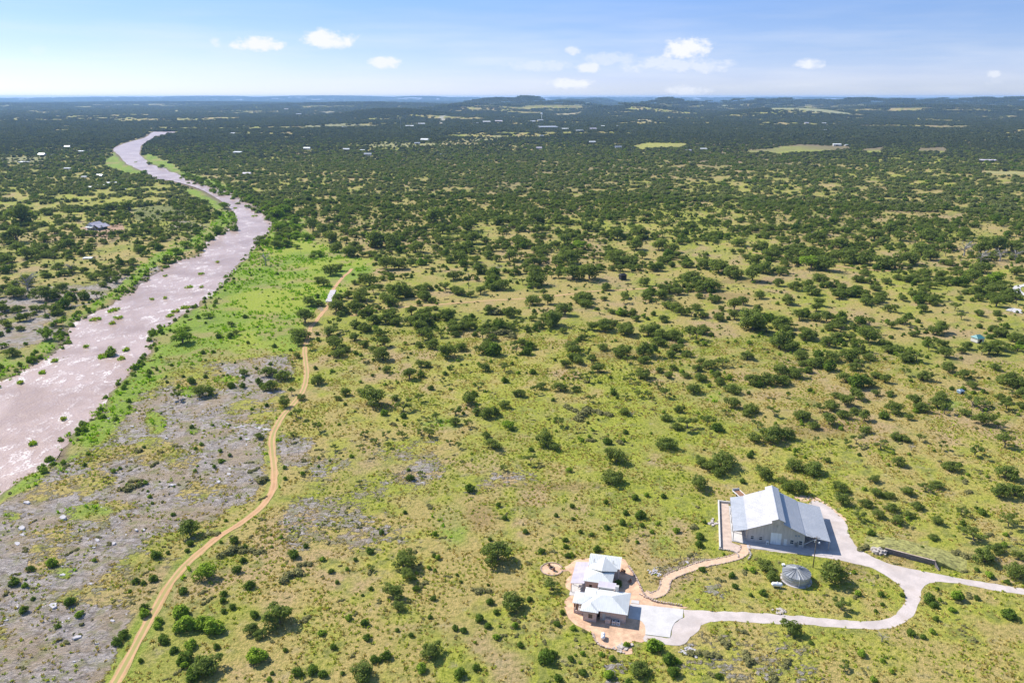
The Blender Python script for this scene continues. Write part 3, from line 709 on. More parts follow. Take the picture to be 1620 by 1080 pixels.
FP = c_px(840, 850, 5.538, [(985, 480), (1035, 512), (1095, 500), (1150, 475), (1172, 425), (1180, 380), (1225, 340), (1300, 305), (1370, 283), (1440, 255)]) + [(1120, 890.5), (1145, 886), (1163, 881), (1174, 876), (1179, 868), (1178, 861)]
FPW = smooth_line(gpoly(FP), 1.0)
strip('footpath', None, 2.3, M['path'], .07, 'curved tan gravel footpath between the house and the barn', ground_pts=gpoly(FP), step=.8, jit=.1)
def edging(name, line, off, label, lo=.12, hi=.30, gap=.62, mat='pale_stone', w=.22):
    m = MB(); n = len(line); acc_ = 0
    for i in range(n - 1):
        p, q = np.array(line[i]), np.array(line[i + 1]); d = q - p; L = np.linalg.norm(d)
        if L < 1e-6: continue
        d /= L; nn = np.array((-d[1], d[0])); t = -acc_
        while t < L:
            if t >= 0:
                c = p + d * t + nn * (off + random.uniform(-.05, .05)); a = math.atan2(d[1], d[0]) + random.uniform(-.2, .2)
                h = random.uniform(lo, hi); hw = gap * .40 * random.uniform(.6, 1.1); hh = w * random.uniform(.55, .95)
                cs, sn = math.cos(a), math.sin(a)
                zb = 0
                m.prism([(c[0] + cs * u - sn * v_, c[1] + sn * u + cs * v_) for u, v_ in ((-hw, -hh), (hw * .9, -hh * .9), (hw, hh), (-hw * .85, hh * .9))], zb - .1, zb + h)
            t += gap
        acc_ = (L - t) % gap if False else (acc_ + L) % gap
    o = m.build(name, M[mat]); return tag(o, label, None, None, 'stuff')
edging('stone_edging', FPW, 1.25, 'row of edging stones along the far side of the footpath')
edging('stone_edging', FPW[:], -1.25, 'row of edging stones along the near side of the footpath')
TW = gpoly(c_px(840, 850, 5.538, [(860, 262), (905, 330), (950, 420), (985, 490), (1030, 535), (1090, 562), (1180, 578), (1335, 602)]))
edging('terrace_wall', smooth_line(TW, 1.0), 0.0, 'low dry stone wall edging the back of the gravel terrace', .35, .6, .6, 'pale_stone', .3)
TW2 = gpoly(c_px(840, 850, 5.538, [(545, 850), (565, 905), (610, 950), (640, 962), (760, 985), (830, 1022)]))
edging('terrace_wall', smooth_line(TW2, 1.0), 0.0, 'rough stone edge along the front of the gravel terrace', .15, .45, .7, 'pale_stone', .3)

sheet('dirt_patch', gpoly(c_px(1080, 720, 3, [(520, 195), (575, 190), (650, 205), (720, 255), (780, 300), (765, 310), (700, 262), (640, 225), (560, 215)])), .025, M['path'], 'bare orange dirt at the back right corner of the barn', wob=.8)
# haze: one closed box of even air
hb = MB(); hb.box(-31500, 31500, -31500, 31500, -60, 145)
ho = hb.build('haze', None)
hm = bpy.data.materials.new('haze_air'); hm.use_nodes = True; hn = hm.node_tree.nodes; hn.clear()
pv = hn.new('ShaderNodeVolumePrincipled'); pv.inputs['Color'].default_value = (.36, .60, 1.0, 1); pv.inputs['Density'].default_value = 4.0e-5
pv.inputs['Anisotropy'].default_value = .2
hout = hn.new('ShaderNodeOutputMaterial'); hm.node_tree.links.new(pv.outputs[0], hout.inputs['Volume'])
ho.data.materials.append(hm); tag(ho, 'thin blue summer haze filling the whole valley', None, None, 'stuff')
# ------------------------------------------------------------------ roofs
def roof_plane(name, P, mat, parent, spacing=.45, th=.06, rib=.045, label=None):
    """P: 3D polygon, first edge is the eave; seams run up the slope"""
    P = [Vector(p) for p in P]
    e = (P[1] - P[0]).normalized(); n = Vector((0, 0, 0))
    for i in range(len(P)):
        a, b = P[i], P[(i + 1) % len(P)]; n += a.cross(b)
    n.normalize()
    if n.z < 0: n = -n
    s = n.cross(e)
    if s.z < 0: s = -s
    q = [((p - P[0]).dot(e), (p - P[0]).dot(s)) for p in P]
    m = MB(); k = len(P)
    m.add([p for p in P] + [p - Vector((0, 0, th)) for p in P], [tuple(range(k)), tuple(range(2 * k - 1, k - 1, -1))] + [(i, k + i, k + (i + 1) % k, (i + 1) % k) for i in range(k)])
    t0 = min(a for a, b in q); t1 = max(a for a, b in q); t = t0 + spacing * .5
    while t < t1:
        xs = []
        for i in range(k):
            (a, b), (c, d) = q[i], q[(i + 1) % k]
            if (a > t) != (c > t): xs.append(b + (d - b) * (t - a) / (c - a))
        xs.sort()
        for i in range(0, len(xs) - 1, 2):
            lo, hi = xs[i] + .02, xs[i + 1] - .02
            if hi - lo < .15: continue
            w = .028
            A = [P[0] + e * (t + a) + s * b for a, b in ((-w, lo), (w, lo), (w, hi), (-w, hi))]
            up = [p + n * rib for p in A]
            m.add(A + up, [(4, 5, 6, 7), (0, 1, 5, 4), (1, 2, 6, 5), (2, 3, 7, 6), (3, 0, 4, 7)])
        t += spacing
    o = m.build(name, mat, parent)
    bm = bmesh.new(); bm.from_mesh(o.data); bmesh.ops.recalc_face_normals(bm, faces=bm.faces); bm.to_mesh(o.data); bm.free()
    if label: o['label'] = label
    return o

def local(origin, ang):
    ca, sa = math.cos(ang), math.sin(ang)
    return lambda x, y: (origin[0] + ca * x - sa * y, origin[1] + sa * x + ca * y)

# ------------------------------------------------------------------ the metal barn
BO = (62.45, 193.35); BA = R(-12.5)
bl = local(BO, BA)
barn = tag(empty('metal_barn', (*BO, 0), BA), 'large grey metal barn with raised ridge roof and open lean-tos on both sides', 'barn')
D = 19.6
def rp(name, x0, z0, x1, z1, y0, y1, mat, label=None):
    if z0 <= z1: P = [(x0, y0, z0), (x0, y1, z0), (x1, y1, z1), (x1, y0, z1)]
    else: P = [(x1, y0, z1), (x1, y1, z1), (x0, y1, z0), (x0, y0, z0)]
    return roof_plane(name, P, mat, barn, .9, .08, .02, label)
rp('roof_panel', 0.0, 3.25, 3.85, 4.18, -.1, D, M['roof_galv'], 'grey lean-to roof slope on the left')
rp('roof_panel', 3.8, 4.30, 10.15, 7.05, -.15, D + .1, M['roof_galv_sunlit'], 'pale main roof slope left of the raised ridge')
rp('roof_panel', 13.25, 6.95, 19.2, 4.38, -.15, D + .1, M['roof_galv'], 'main roof slope right of the raised ridge')
rp('roof_panel', 19.15, 4.26, 25.9, 3.15, -.1, D, M['roof_galv'], 'broad lean-to roof slope on the right')
rp('roof_panel', 9.75, 7.75, 11.7, 8.55, -.35, D + .2, M['roof_galv_sunlit'], 'left slope of the raised ridge monitor')
rp('roof_panel', 11.7, 8.55, 13.65, 7.75, -.35, D + .2, M['roof_galv'], 'right slope of the raised ridge monitor')
m = MB(); m.box(11.6, 11.8, -.36, D + .21, 8.52, 8.61); m.build('ridge_cap', M['roof_galv'], barn)
# walls
front = [(3.95, 0), (19.15, 0), (19.15, 4.28), (13.3, 6.82), (13.3, 7.78), (11.7, 8.44), (10.1, 7.78), (10.1, 6.92), (3.95, 4.25)]
# front wall with openings: built in vertical bays
m = MB()
def topz(x):
    pts = [(3.95, 4.25), (10.1, 6.92), (10.1001, 7.78), (11.7, 8.44), (13.3, 7.78), (13.3001, 6.82), (19.15, 4.28)]
    return float(np.interp(x, [p[0] for p in pts], [p[1] for p in pts]))
openings = [(10.25, 13.15, 0, 3.65), (13.85, 14.75, 0, 2.12), (4.95, 5.75, .95, 1.95), (7.25, 8.05, .95, 1.95), (15.55, 16.45, .85, 2.0), (17.85, 18.75, .85, 2.0)]
xs = sorted(set([3.95, 10.1, 11.7, 13.3, 19.15] + [o_[0] for o_ in openings] + [o_[1] for o_ in openings]))
for a, b in zip(xs[:-1], xs[1:]):
    op = [o_ for o_ in openings if o_[0] <= a and o_[1] >= b]
    za, zb = topz(a + .0005), topz(b - .0005)
    if op:
        lo, hi = op[0][2], op[0][3]
        if lo > 0: m.wallxz([(a, 0), (b, 0), (b, lo), (a, lo)], .6, .75)
        m.wallxz([(a, hi), (b, hi), (b, zb), (a, za)], .6, .75)
    else: m.wallxz([(a, 0), (b, 0), (b, zb), (a, za)], .6, .75)
m.build('front_wall', M['siding'], barn)
m = MB(); m.wallxz(front, D - .75, D - .6); m.build('back_wall', M['siding'], barn)
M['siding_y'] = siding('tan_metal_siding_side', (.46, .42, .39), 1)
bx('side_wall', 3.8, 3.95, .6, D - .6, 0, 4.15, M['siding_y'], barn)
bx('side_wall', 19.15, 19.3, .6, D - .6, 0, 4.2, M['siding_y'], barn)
m = MB(); m.box(10.15, 10.25, -.1, D, 6.9, 7.72); m.box(13.15, 13.25, -.1, D, 6.8, 7.72); m.build('monitor_side', M['siding_y'], barn)
m = MB(); m.wallxz([(10.1, 6.7), (13.3, 6.7), (13.3, 7.8), (11.7, 8.46), (10.1, 7.8)], .18, .58); m.build('monitor_face', M['siding'], barn)
# roll-up door in ribs
d = bx('roll_up_door', 10.25, 13.15, .66, .72, 0, 3.65, M['door_white'], barn)
for k in range(6): bx('door_panel', 10.27, 13.13, .635, .66, .03 + k * .605, .60 + k * .605, M['door_white'], d)
d = bx('entry_door', 13.87, 14.73, .64, .70, .02, 2.1, M['white_paint'], barn); bx('door_handle', 14.58, 14.64, .57, .64, 1.0, 1.08, M['steel'], d)
for (a, b, lo, hi) in openings[2:]:
    f = MB(); f.box(a - .06, b + .06, .54, .62, lo - .06, lo); f.box(a - .06, b + .06, .54, .62, hi, hi + .06); f.box(a - .06, a, .54, .62, lo, hi); f.box(b, b + .06, .54, .62, lo, hi); f.box(a, b, .58, .64, (lo + hi) / 2 - .05, (lo + hi) / 2 + .05)
    w = f.build('window', M['white_paint'], barn)
    bx('pane', a, b, .66, .69, lo, (lo + hi) / 2 - .05, M['glass'], w); bx('pane', a, b, .66, .69, (lo + hi) / 2 + .05, hi, M['glass'], w)
m = MB(); m.box(11.5, 11.9, .53, .6, 5.5, 6.1); m.build('gable_vent', M['steel'], barn)
for k, xx in enumerate((16.7, 17.5)):
    m = MB(); m.box(xx, xx + .35, .45, .6, 3.3, 3.7); m.build('wall_light', M['bluegrey'], barn)
m = MB(); m.box(9.15, 9.85, -.15, .5, .05, 1.0); o = m.build('ac_unit', M['white_tank'], None); o.location = (*BO, 0); o.rotation_euler = (0, 0, BA)
tag(o, 'white air conditioner unit on the ground left of the barn roll-up door', 'air conditioner')
bx('fan_grille', 9.3, 9.7, -.17, -.15, .25, .8, M['steel'], o)
for xx, lb in ((16.9, 'grey utility cabinet against the barn wall between two windows'), (17.35, 'slim grey meter box on the barn wall beside the right window')):
    m = MB(); m.box(xx, xx + .3, .35, .6, .0, 1.35 if xx < 17 else 1.6); m.box(xx + .05, xx + .25, .3, .35, .7, 1.1); o = m.build('utility_cabinet', M['steel']); o.location = (*BO, 0); o.rotation_euler = (0, 0, BA); tag(o, lb, 'utility box')
# lean-to posts and beams
for xx, ys_, zz in ((0.18, (0.1, 4.9, 9.8, 14.7, 19.4), 3.2), (25.6, (0.1, 4.9, 9.8, 14.7, 19.4), 3.1)):
    for yy in ys_: bx('post', xx - .09, xx + .09, yy - .09, yy + .09, 0, zz, M['steel'], barn)
    bx('eave_beam', xx - .07, xx + .07, 0, D, zz - .22, zz, M['steel'], barn)
for yy in (0.1, 4.9, 9.8, 14.7, 19.4):
    m = MB(); m.tube([(.2, yy, 3.05), (3.8, yy, 3.95)], .07, 4); m.build('rafter', M['steel'], barn)
    m = MB(); m.tube([(19.3, yy, 4.05), (25.6, yy, 2.98)], .08, 4); m.build('rafter', M['steel'], barn)
m = MB(); m.tube([(19.3, .2, 1.4), (22.3, .2, 3.45)], .06, 4); m.build('cross_brace', M['white_paint'], barn)
m = MB(); m.tube([(19.3, .35, .9), (21.2, .35, .2)], .04, 4); m.build('cross_brace', M['steel'], barn)
# slabs
o = sheet('concrete_apron', [bl(-.1, -.3), bl(3.9, -.9), bl(3.9, 20), bl(-.1, 20)], .12, M['concrete'], 'white concrete floor under the barn left lean-to', .12)
o = sheet('concrete_apron', [bl(3.9, -3.0), bl(26.4, -2.2), bl(26.4, .58), bl(3.9, .58)], .10, M['concrete2'], 'grey concrete apron along the barn front wall', .1)
o = sheet('concrete_apron', [bl(19.3, .62), bl(26.4, .62), bl(26.4, 19.8), bl(19.3, 19.8)], .11, M['concrete2'], 'grey concrete floor of the barn right lean-to', .11)
sheet('gravel_yard', [bl(-3.6, -5.0), bl(-1.0, -5.2), bl(2.3, -6.4), bl(4.0, -5.0), bl(4.1, -3.1), bl(-.15, -1.1), bl(-.15, 21.6), bl(-3.2, 21.8)], .05, M['yard'], 'strip of salmon gravel along the left side of the barn')
yw = MB(); yw.prism([bl(-3.75, -5.1), bl(-3.35, -5.1), bl(-2.95, 21.9), bl(-3.35, 21.9)], 0, .75); 
tag(yw.build('yard_wall', M['offwhite_wall']), 'low pale wall bounding the gravel strip left of the barn', 'low wall')
yw = MB(); yw.prism([bl(-2.9, 21.5), bl(.4, 21.4), bl(.4, 21.8), bl(-2.9, 21.9)], 0, .7)
tag(yw.build('yard_wall', M['offwhite_wall']), 'short pale wall closing the far end of the barn gravel strip', 'low wall')
edging('stone_edging', smooth_line([bl(-3.7, -5.4), bl(-1.0, -5.5), bl(.9, -6.6), bl(1.2, -8.5)], .6), 0, 'dark stone border at the near corner of the barn gravel strip', .3, .55, .55, 'boulder')
edging('stone_edging', smooth_line([bl(3.7, -9.0), bl(4.6, -6.6), bl(4.3, -4.6), bl(4.2, -3.3)], .6), 0, 'stone border where the footpath bends into the barn yard', .3, .5, .55, 'boulder')
edging('stone_edging', smooth_line([bl(24.5, -8.0), bl(27, -8.9), bl(30, -10.3)], .6), 0, 'short row of dark stones by the gravel drive before the barn', .2, .4, .5, 'boulder')
# picnic table under the left lean-to
pt = tag(empty('picnic_table', (*bl(1.9, 6.2), .12), BA), 'small timber picnic table under the barn left lean-to', 'table')
bx('table_top', -.9, .9, -.4, .4, .7, .76, M['wood'], pt)
for s_ in (-1, 1):
    bx('bench', -.9, .9, s_ * .75 - .13, s_ * .75 + .13, .42, .47, M['wood'], pt); m = MB(); m.box(s_ * .6 - .05, s_ * .6 + .05, -.75, .75, .34, .42); m.box(s_ * .6 - .05, s_ * .6 + .05, -.06, .06, 0, .7); m.build('leg', M['wood'], pt)
# flatbed trailer behind the barn
tr = tag(empty('flatbed_trailer', (*bl(3.6, 27.2), 0), BA + R(28)), 'white flatbed trailer with brown deck parked behind the barn', 'trailer')
bx('deck', -1.1, 1.1, -3.0, 2.6, .62, .74, M['wood'], tr)
m = MB(); m.box(-1.2, -1.1, -3, 2.6, .6, .95); m.box(1.1, 1.2, -3, 2.6, .6, .95); m.box(-1.2, 1.2, 2.6, 2.7, .6, 1.4); m.build('side_rail', M['white_paint'], tr)
m = MB(); m.tube([(-.8, 2.6, .6), (0, 4.1, .55)], .06, 5); m.tube([(.8, 2.6, .6), (0, 4.1, .55)], .06, 5); m.build('tow_bar', M['steel'], tr)
for sx in (-1, 1):
    for yy in (-.9, .1):
        m = MB(); m.tube([(sx * 1.02, yy, .36), (sx * 1.26, yy, .36)], .36, 12); m.build('wheel', M['black'], tr)

# ------------------------------------------------------------------ the white-roofed house (one building of two blocks)
HO = (18.04, 169.5); HA = R(-13.38); hl = local(HO, HA)
hs = tag(empty('stone_house', (*HO, 0), HA), 'low pink stone house with many-hipped white metal roofs beside a concrete slab', 'house')
SL = .32
RW = M['roof_white']
def hz(z): return lambda p, d: (p[0], p[1], z + SL * d)
def pl(name, pts, label=None, mat=None, sp=.45): return roof_plane(name, pts, mat or RW, hs, sp, .10, .05, label)
z0 = 3.0
# front block
pl('roof_slope', [(1, -11.7, z0), (1, -2, z0), (5.4, -6.4, z0 + SL * 4.4), (3.15, -8.65, z0 + SL * 2.15), (3.15, -9.55, z0 + SL * 2.15)], 'bright white left slope of the front roof')
pl('roof_slope', [(5.3, -10.8, z0), (12.2, -10.8, z0), (7.8, -6.4, z0 + SL * 4.4), (5.4, -6.4, z0 + SL * 4.4), (3.15, -8.65, z0 + SL * 2.15)], 'largest front slope of the near roof')
pl('roof_slope', [(12.2, -10.8, z0), (12.2, -2, z0), (7.8, -6.4, z0 + SL * 4.4)], 'shaded right slope of the front roof')
pl('roof_slope', [(12.2, -2, z0), (1, -2, z0), (5.4, -6.4, z0 + SL * 4.4), (7.8, -6.4, z0 + SL * 4.4)])
pl('roof_slope', [(1, -11.7, z0), (5.3, -11.7, z0), (3.15, -9.55, z0 + SL * 2.15)])
pl('roof_slope', [(5.3, -11.7, z0), (5.3, -10.8, z0), (3.15, -8.65, z0 + SL * 2.15), (3.15, -9.55, z0 + SL * 2.15)])
za = z0 + .06; zb = za + SL * 2.325
pl('roof_slope', [(-1.3, -9.15, za), (-1.3, -4.5, za), (1.025, -6.825, zb)])
pl('roof_slope', [(-1.3, -9.15, za), (.98, -9.15, za), (3.3, -6.825, zb), (1.025, -6.825, zb)])
pl('roof_slope', [(-1.3, -4.5, za), (.98, -4.5, za), (3.3, -6.825, zb), (1.025, -6.825, zb)])
# rear block
z1 = 3.3; s1_ = .33
pl('roof_slope', [(0, 0, z1), (7.3, 0, z1), (4.3, 3, z1 + s1_ * 3), (3, 3, z1 + s1_ * 3)])
pl('roof_slope', [(0, 0, z1), (0, 6, z1), (3, 3, z1 + s1_ * 3)])
pl('roof_slope', [(7.3, 0, z1), (7.3, 6, z1), (4.3, 3, z1 + s1_ * 3)])
pl('roof_slope', [(0, 6, z1), (7.3, 6, z1), (4.3, 3, z1 + s1_ * 3), (3, 3, z1 + s1_ * 3)])
pl('roof_slope', [(.6, 5.6, 3.5), (.6, 6.75, 3.5), (4.25, 9.9, 4.74), (4.25, 3.1, 4.74)])
pl('roof_slope', [(7.9, 5.6, 3.5), (7.9, 6.75, 3.5), (4.25, 9.9, 4.74), (4.25, 3.1, 4.74)])
pl('roof_slope', [(.3, 6.8, 3.45), (8.6, 6.8, 3.45), (8.6, 9.95, 4.66), (.3, 9.95, 4.66)])
pl('roof_slope', [(.3, 11.5, 4.12), (8.6, 11.5, 4.12), (8.6, 9.95, 4.66), (.3, 9.95, 4.66)])
pl('porch_roof', [(-3.15, -.95, 2.75), (-3.15, 8.7, 2.75), (.35, 8.7, 3.2), (.35, -.95, 3.2)], 'mauve grey tin lean-to roof over the side porch', M['roof_mauve'], .6)
for (x, y) in ((1.7, 7.9), (6.6, 8.2), (4.1, -5.8)):
    m = MB(); m.tube([(x, y, 3.4), (x, y, 4.9)], .07, 8); m.build('vent_pipe', M['steel'], hs)
# walls
def wallbox(name, x0, x1, y0, y1, z, mat=None): return bx(name, x0, x1, y0, y1, 0, z, mat or M['stone_wall'], hs)
def wall_open(name, x0, x1, y, z, ops, t=.25, mat=None):
    m = MB(); xs = sorted(set([x0, x1] + [a for o_ in ops for a in o_[:2]]))
    for a, b in zip(xs[:-1], xs[1:]):
        op = [o_ for o_ in ops if o_[0] <= a and o_[1] >= b]
        if op:
            if op[0][2] > 0: m.box(a, b, y, y + t, 0, op[0][2])
            m.box(a, b, y, y + t, op[0][3], z)
        else: m.box(a, b, y, y + t, 0, z)
    w = m.build(name, mat or M['stone_wall'], hs)
    for o_ in ops:
        if o_[4] == 'w':
            a, b, lo, hi = o_[:4]; f = MB(); f.box(a, b, y + .06, y + .14, lo, lo + .07); f.box(a, b, y + .06, y + .14, hi - .07, hi); f.box(a, a + .07, y + .06, y + .14, lo + .07, hi - .07); f.box(b - .07, b, y + .06, y + .14, lo + .07, hi - .07)
            fr = f.build('window', M['wood'], hs); bx('pane', a + .07, b - .07, y + .12, y + .15, lo + .07, hi - .07, M['glass'], fr)
        elif o_[4] == 'd':
            dd = bx('door', o_[0] + .03, o_[1] - .03, y + .1, y + .16, .02, o_[3] - .02, M['offwhite_wall'], hs); bx('door_handle', o_[1] - .2, o_[1] - .12, y + .03, y + .1, 1, 1.1, M['steel'], dd)
    return w
wall_open('front_wall', 1.6, 4.8, -11.2, 2.98, [(2.9, 3.9, .9, 2.1, 'w')])
wallbox('side_wall', 1.6, 1.85, -10.95, -2.6, 3.1); wallbox('side_wall', 4.55, 4.8, -10.95, -9.0, 2.98)
wall_open('front_wall', 5.6, 11.7, -10.2, 2.98, [(6.1, 6.9, .0, 2.1, 'd')])
wall_open('recess_wall', 4.8, 5.6, -9.3, 2.98, [(4.85, 5.55, 0, 2.3, 'x')])
bx('dark_doorway', 4.85, 5.55, -9.1, -9.05, 0, 2.3, M['black'], hs); wallbox('side_wall', 5.6, 5.85, -9.95, -9.05, 2.98)  # black board paints the shade inside the open doorway
wallbox('back_wall', 1.85, 11.7, -2.85, -2.6, 3.0)
m = MB(); m.box(11.45, 11.7, -9.95, -9.2, 0, 2.98); m.box(11.45, 11.7, -9.2, -4.0, 2.5, 2.98); m.box(11.45, 11.7, -4.0, -2.85, 0, 2.98); m.build('garage_wall', M['stone_wall'], hs)
gd = bx('garage_door', 11.5, 11.58, -9.2, -4.0, 0, 2.5, M['white_paint'], hs)
for k in range(4): bx('door_panel', 11.58, 11.61, -9.15, -4.05, .04 + k * .62, .60 + k * .62, M['white_paint'], gd)
m = MB(); m.box(1.05, 5.25, -11.66, -11.58, 2.74, 2.92); m.build('fascia', M['fascia'], hs)
m = MB(); m.box(5.35, 12.15, -10.76, -10.68, 2.74, 2.92); m.box(12.06, 12.15, -10.68, -2.06, 2.74, 2.92); m.build('fascia', M['fascia'], hs)
# left porch of the front block: timber posts on a low wall
m = MB(); m.box(-1.0, -.75, -8.9, -4.8, 0, .75); m.box(-.75, 1.6, -8.9, -8.65, 0, .75); m.build('porch_wall', M['stone_wall'], hs)
for (x, y) in ((-.88, -8.78), (-.05, -8.78), (.8, -8.78), (-.88, -7.4), (-.88, -6.1), (-.88, -4.95)): bx('porch_post', x - .09, x + .09, y - .09, y + .09, .75, 3.02, M['wood'], hs)
m = MB(); m.box(-1.0, 1.6, -8.87, -8.69, 2.2, 2.35); m.box(-.97, -.79, -8.69, -4.8, 2.2, 2.35); m.build('porch_beam', M['wood'], hs)
bx('porch_floor', -.75, 1.6, -8.65, -4.8, .05, .12, M['concrete2'], hs)
# rear block walls
wall_open('front_wall', .5, 6.8, .5, 3.28, [(1.4, 2.2, 1.0, 2.1, 'w'), (3.4, 4.4, 1.0, 2.1, 'w')])
wallbox('side_wall', .5, .75, .75, 7.2, 3.28); wallbox('side_wall', 6.55, 6.8, .75, 7.2, 3.28)
wallbox('side_wall', .75, 1.0, 7.2, 11.2, 3.6); wallbox('side_wall', 7.95, 8.2, 7.2, 11.2, 3.6); wallbox('back_wall', 1.0, 7.95, 10.95, 11.2, 4.0); wallbox('front_wall', 6.8, 7.95, 7.2, 7.45, 3.5)
for xx in (.8, 8.0):
    m = MB(); m.add([(xx, 7.2, 3.6), (xx, 11.2, 4.1), (xx, 9.95, 4.6), (xx + .15, 7.2, 3.6), (xx + .15, 11.2, 4.1), (xx + .15, 9.95, 4.6), (xx, 11.2, 3.6), (xx + .15, 11.2, 3.6)], [(0, 6, 1, 2), (3, 5, 4, 7)]); m.build('gable', M['stone_wall'], hs)
# porch posts of the side lean-to
for yy in (-.7, 2.4, 5.5, 8.5): bx('porch_post', -3.02, -2.86, yy - .08, yy + .08, .1, 2.72, M['wood'], hs)
sheet('porch_slab', [hl(-3.2, -2.2), hl(.5, -2.2), hl(.5, 8.8), hl(-3.2, 8.8)], .10, M['concrete'], 'pale slab under the mauve porch roof', .1)
# link between the blocks: flat roof and chimney
m = MB(); m.box(3.9, 8.3, -2.05, .5, 3.42, 3.52); m.build('flat_roof', M['roof_mauve'], hs)
m = MB(); m.box(3.9, 8.3, -2.1, -1.95, 3.2, 3.62); m.box(3.9, 8.3, .42, .5, 3.3, 3.4); m.build('parapet', M['offwhite_wall'], hs)
wallbox('link_wall', 4.0, 4.2, -2.6, .5, 3.4); wallbox('link_wall', 8.0, 8.2, -2.6, .5, 3.4)
ch = bx('chimney', 8.3, 9.1, -2.35, -1.6, 0, 4.35, M['offwhite_wall'], hs); bx('chimney_cap', 8.25, 9.15, -2.4, -1.55, 4.35, 4.47, M['concrete'], ch)
m = MB(); m.box(6.95, 8.25, -11.25, -10.55, 0, 1.25); o = m.build('utility_enclosure', M['stone_wall'], hs)
def at_house(name, x, y, build, label, cat, rz=0):
    e = tag(empty(name, (*hl(x, y), 0.05), HA + rz), label, cat); build(e); return e
def ac(e):
    bx('cabinet', -.42, .42, -.38, .38, .08, .88, M['white_tank'], e); bx('base_pad', -.5, .5, -.45, .45, 0, .08, M['concrete'], e); bx('coil_grille', -.3, .3, -.395, -.38, .2, .75, M['steel'], e)
    m = MB(); m.tube([(0, 0, .88), (0, 0, .92)], .27, 12); m.build('fan_guard', M['black'], e)
at_house('ac_unit', 9.0, -10.85, ac, 'white air conditioner unit left of its twin against the house front wall', 'air conditioner')
at_house('ac_unit', 10.05, -10.85, ac, 'white air conditioner unit nearest the garage corner of the house', 'air conditioner')
sheet('concrete_slab', [hl(12.15, -7.95), hl(12.15, -2.15), hl(14.8, -2.0), hl(25.0, -1.4), hl(25.0, -4.6), hl(24.1, -5.6), hl(23.2, -7.0), hl(22.7, -8.6), hl(22.4, -10.5), hl(22.3, -12.8), hl(16.6, -13.0), hl(16.55, -11.3), hl(16.2, -9.6), hl(15.6, -8.6), hl(14.9, -8.0)], .11, M['concrete'], 'white concrete slab in front of the garage side of the house', .12)
sheet('gravel_pad', [hl(16.6, -13.05), hl(22.35, -12.85), hl(22.5, -10.2), hl(22.9, -8.0), hl(23.8, -6.2), hl(25.1, -4.6), hl(29, -4.5), hl(29, -8), hl(27, -11.5), hl(24.6, -14.9), hl(16.6, -15.6)], .05, M['drive'], 'grey gravel pad wrapped round the white concrete slab', wob=.3)
sheet('doorstep', [hl(12.3, -1.9), hl(14.3, -1.8), hl(14.2, -.5), hl(12.3, -.6)], .12, M['concrete'], 'small pale concrete step behind the garage corner', .1)

# loose furniture of the terrace
def px_at(name, px, py, build, label, cat, rz=0.0, z=0.05):
    x, y = map(float, Gp(px, py)); e = tag(empty(name, (x, y, z), rz), label, cat); build(e); return e
def propane(L, rad):
    def f(e):
        pts = []; rr = []
        for k in range(13):
            t = k / 12; x = (t - .5) * L; q = abs(t - .5) * 2; r = rad * math.sqrt(max(0, 1 - max(0, (q - .68) / .32) ** 2)) if q > .68 else rad
            pts.append((x, 0, rad + .25)); rr.append(max(r, .02))
        m = MB(); m.tube(pts, rr, 16); m.build('tank_shell', M['white_tank'], e, True)
        for s_ in (-1, 1): bx('saddle', s_ * L * .28 - .08, s_ * L * .28 + .08, -rad * .7, rad * .7, 0, .42, M['concrete2'], e)
        m = MB(); m.tube([(0, 0, 2 * rad + .2), (0, 0, 2 * rad + .42)], .16, 10); m.build('valve_dome', M['white_tank'], e)
    return f
px_at('propane_tank', 1228.8, 928.3, propane(2.9, .55), 'white propane tank lying in the grass before the round water tank', 'propane tank', R(-8))
px_at('propane_tank', 954.0, 1009.5, propane(2.0, .48), 'white propane tank standing on the gravel terrace in front of the house', 'propane tank', R(80))
def chair(e):
    bx('seat', -.32, .32, -.3, .35, .34, .40, M['wood'], e); m = MB(); m.box(-.32, .32, .35, .42, .3, 1.0); m.build('backrest', M['wood'], e)
    for x in (-.29, .29):
        for y in (-.26, .34): bx('leg', x - .04, x + .04, y - .04, y + .04, 0, .34, M['wood'], e)
        bx('armrest', x - .05, x + .05, -.3, .35, .55, .59, M['wood'], e)
def pit(e):
    m = MB()
    for k in range(12):
        a = k * math.pi / 6; m.prism([(.45 * math.cos(a + b) * f, .45 * math.sin(a + b) * f) for b, f in ((-.24, 1), (.24, 1), (.24, 1.45), (-.24, 1.45))], 0, .32)
    m.build('pit_ring', M['dark_stone'], e); m = MB(); m.tube([(0, 0, .05), (0, 0, .12)], .42, 12); m.build('ash_bed', M['black'], e)
px_at('fire_pit', 872.5, 898.6, pit, 'small dark fire pit in the middle of the gravel circle', 'fire pit')
px_at('garden_chair', 875.5, 901.8, chair, 'dark timber chair on the near side of the fire pit', 'chair', R(195))
px_at('garden_chair', 870.2, 897.2, chair, 'dark timber chair on the far left side of the fire pit', 'chair', R(40))
px_at('garden_chair', 996.0, 921.0, chair, 'dark timber chair alone on the terrace right of the house', 'chair', R(-60))
px_at('patio_bench', 985.5, 905.5, lambda e: (bx('seat', -.7, .7, -.22, .22, .4, .46, M['wood'], e), bx('backrest', -.7, .7, .2, .26, .46, .9, M['wood'], e), bx('leg', -.62, -.54, -.2, .2, 0, .4, M['wood'], e), bx('leg', .54, .62, -.2, .2, 0, .4, M['wood'], e)), 'dark bench in the shade right of the rear house block', 'bench', R(-50))
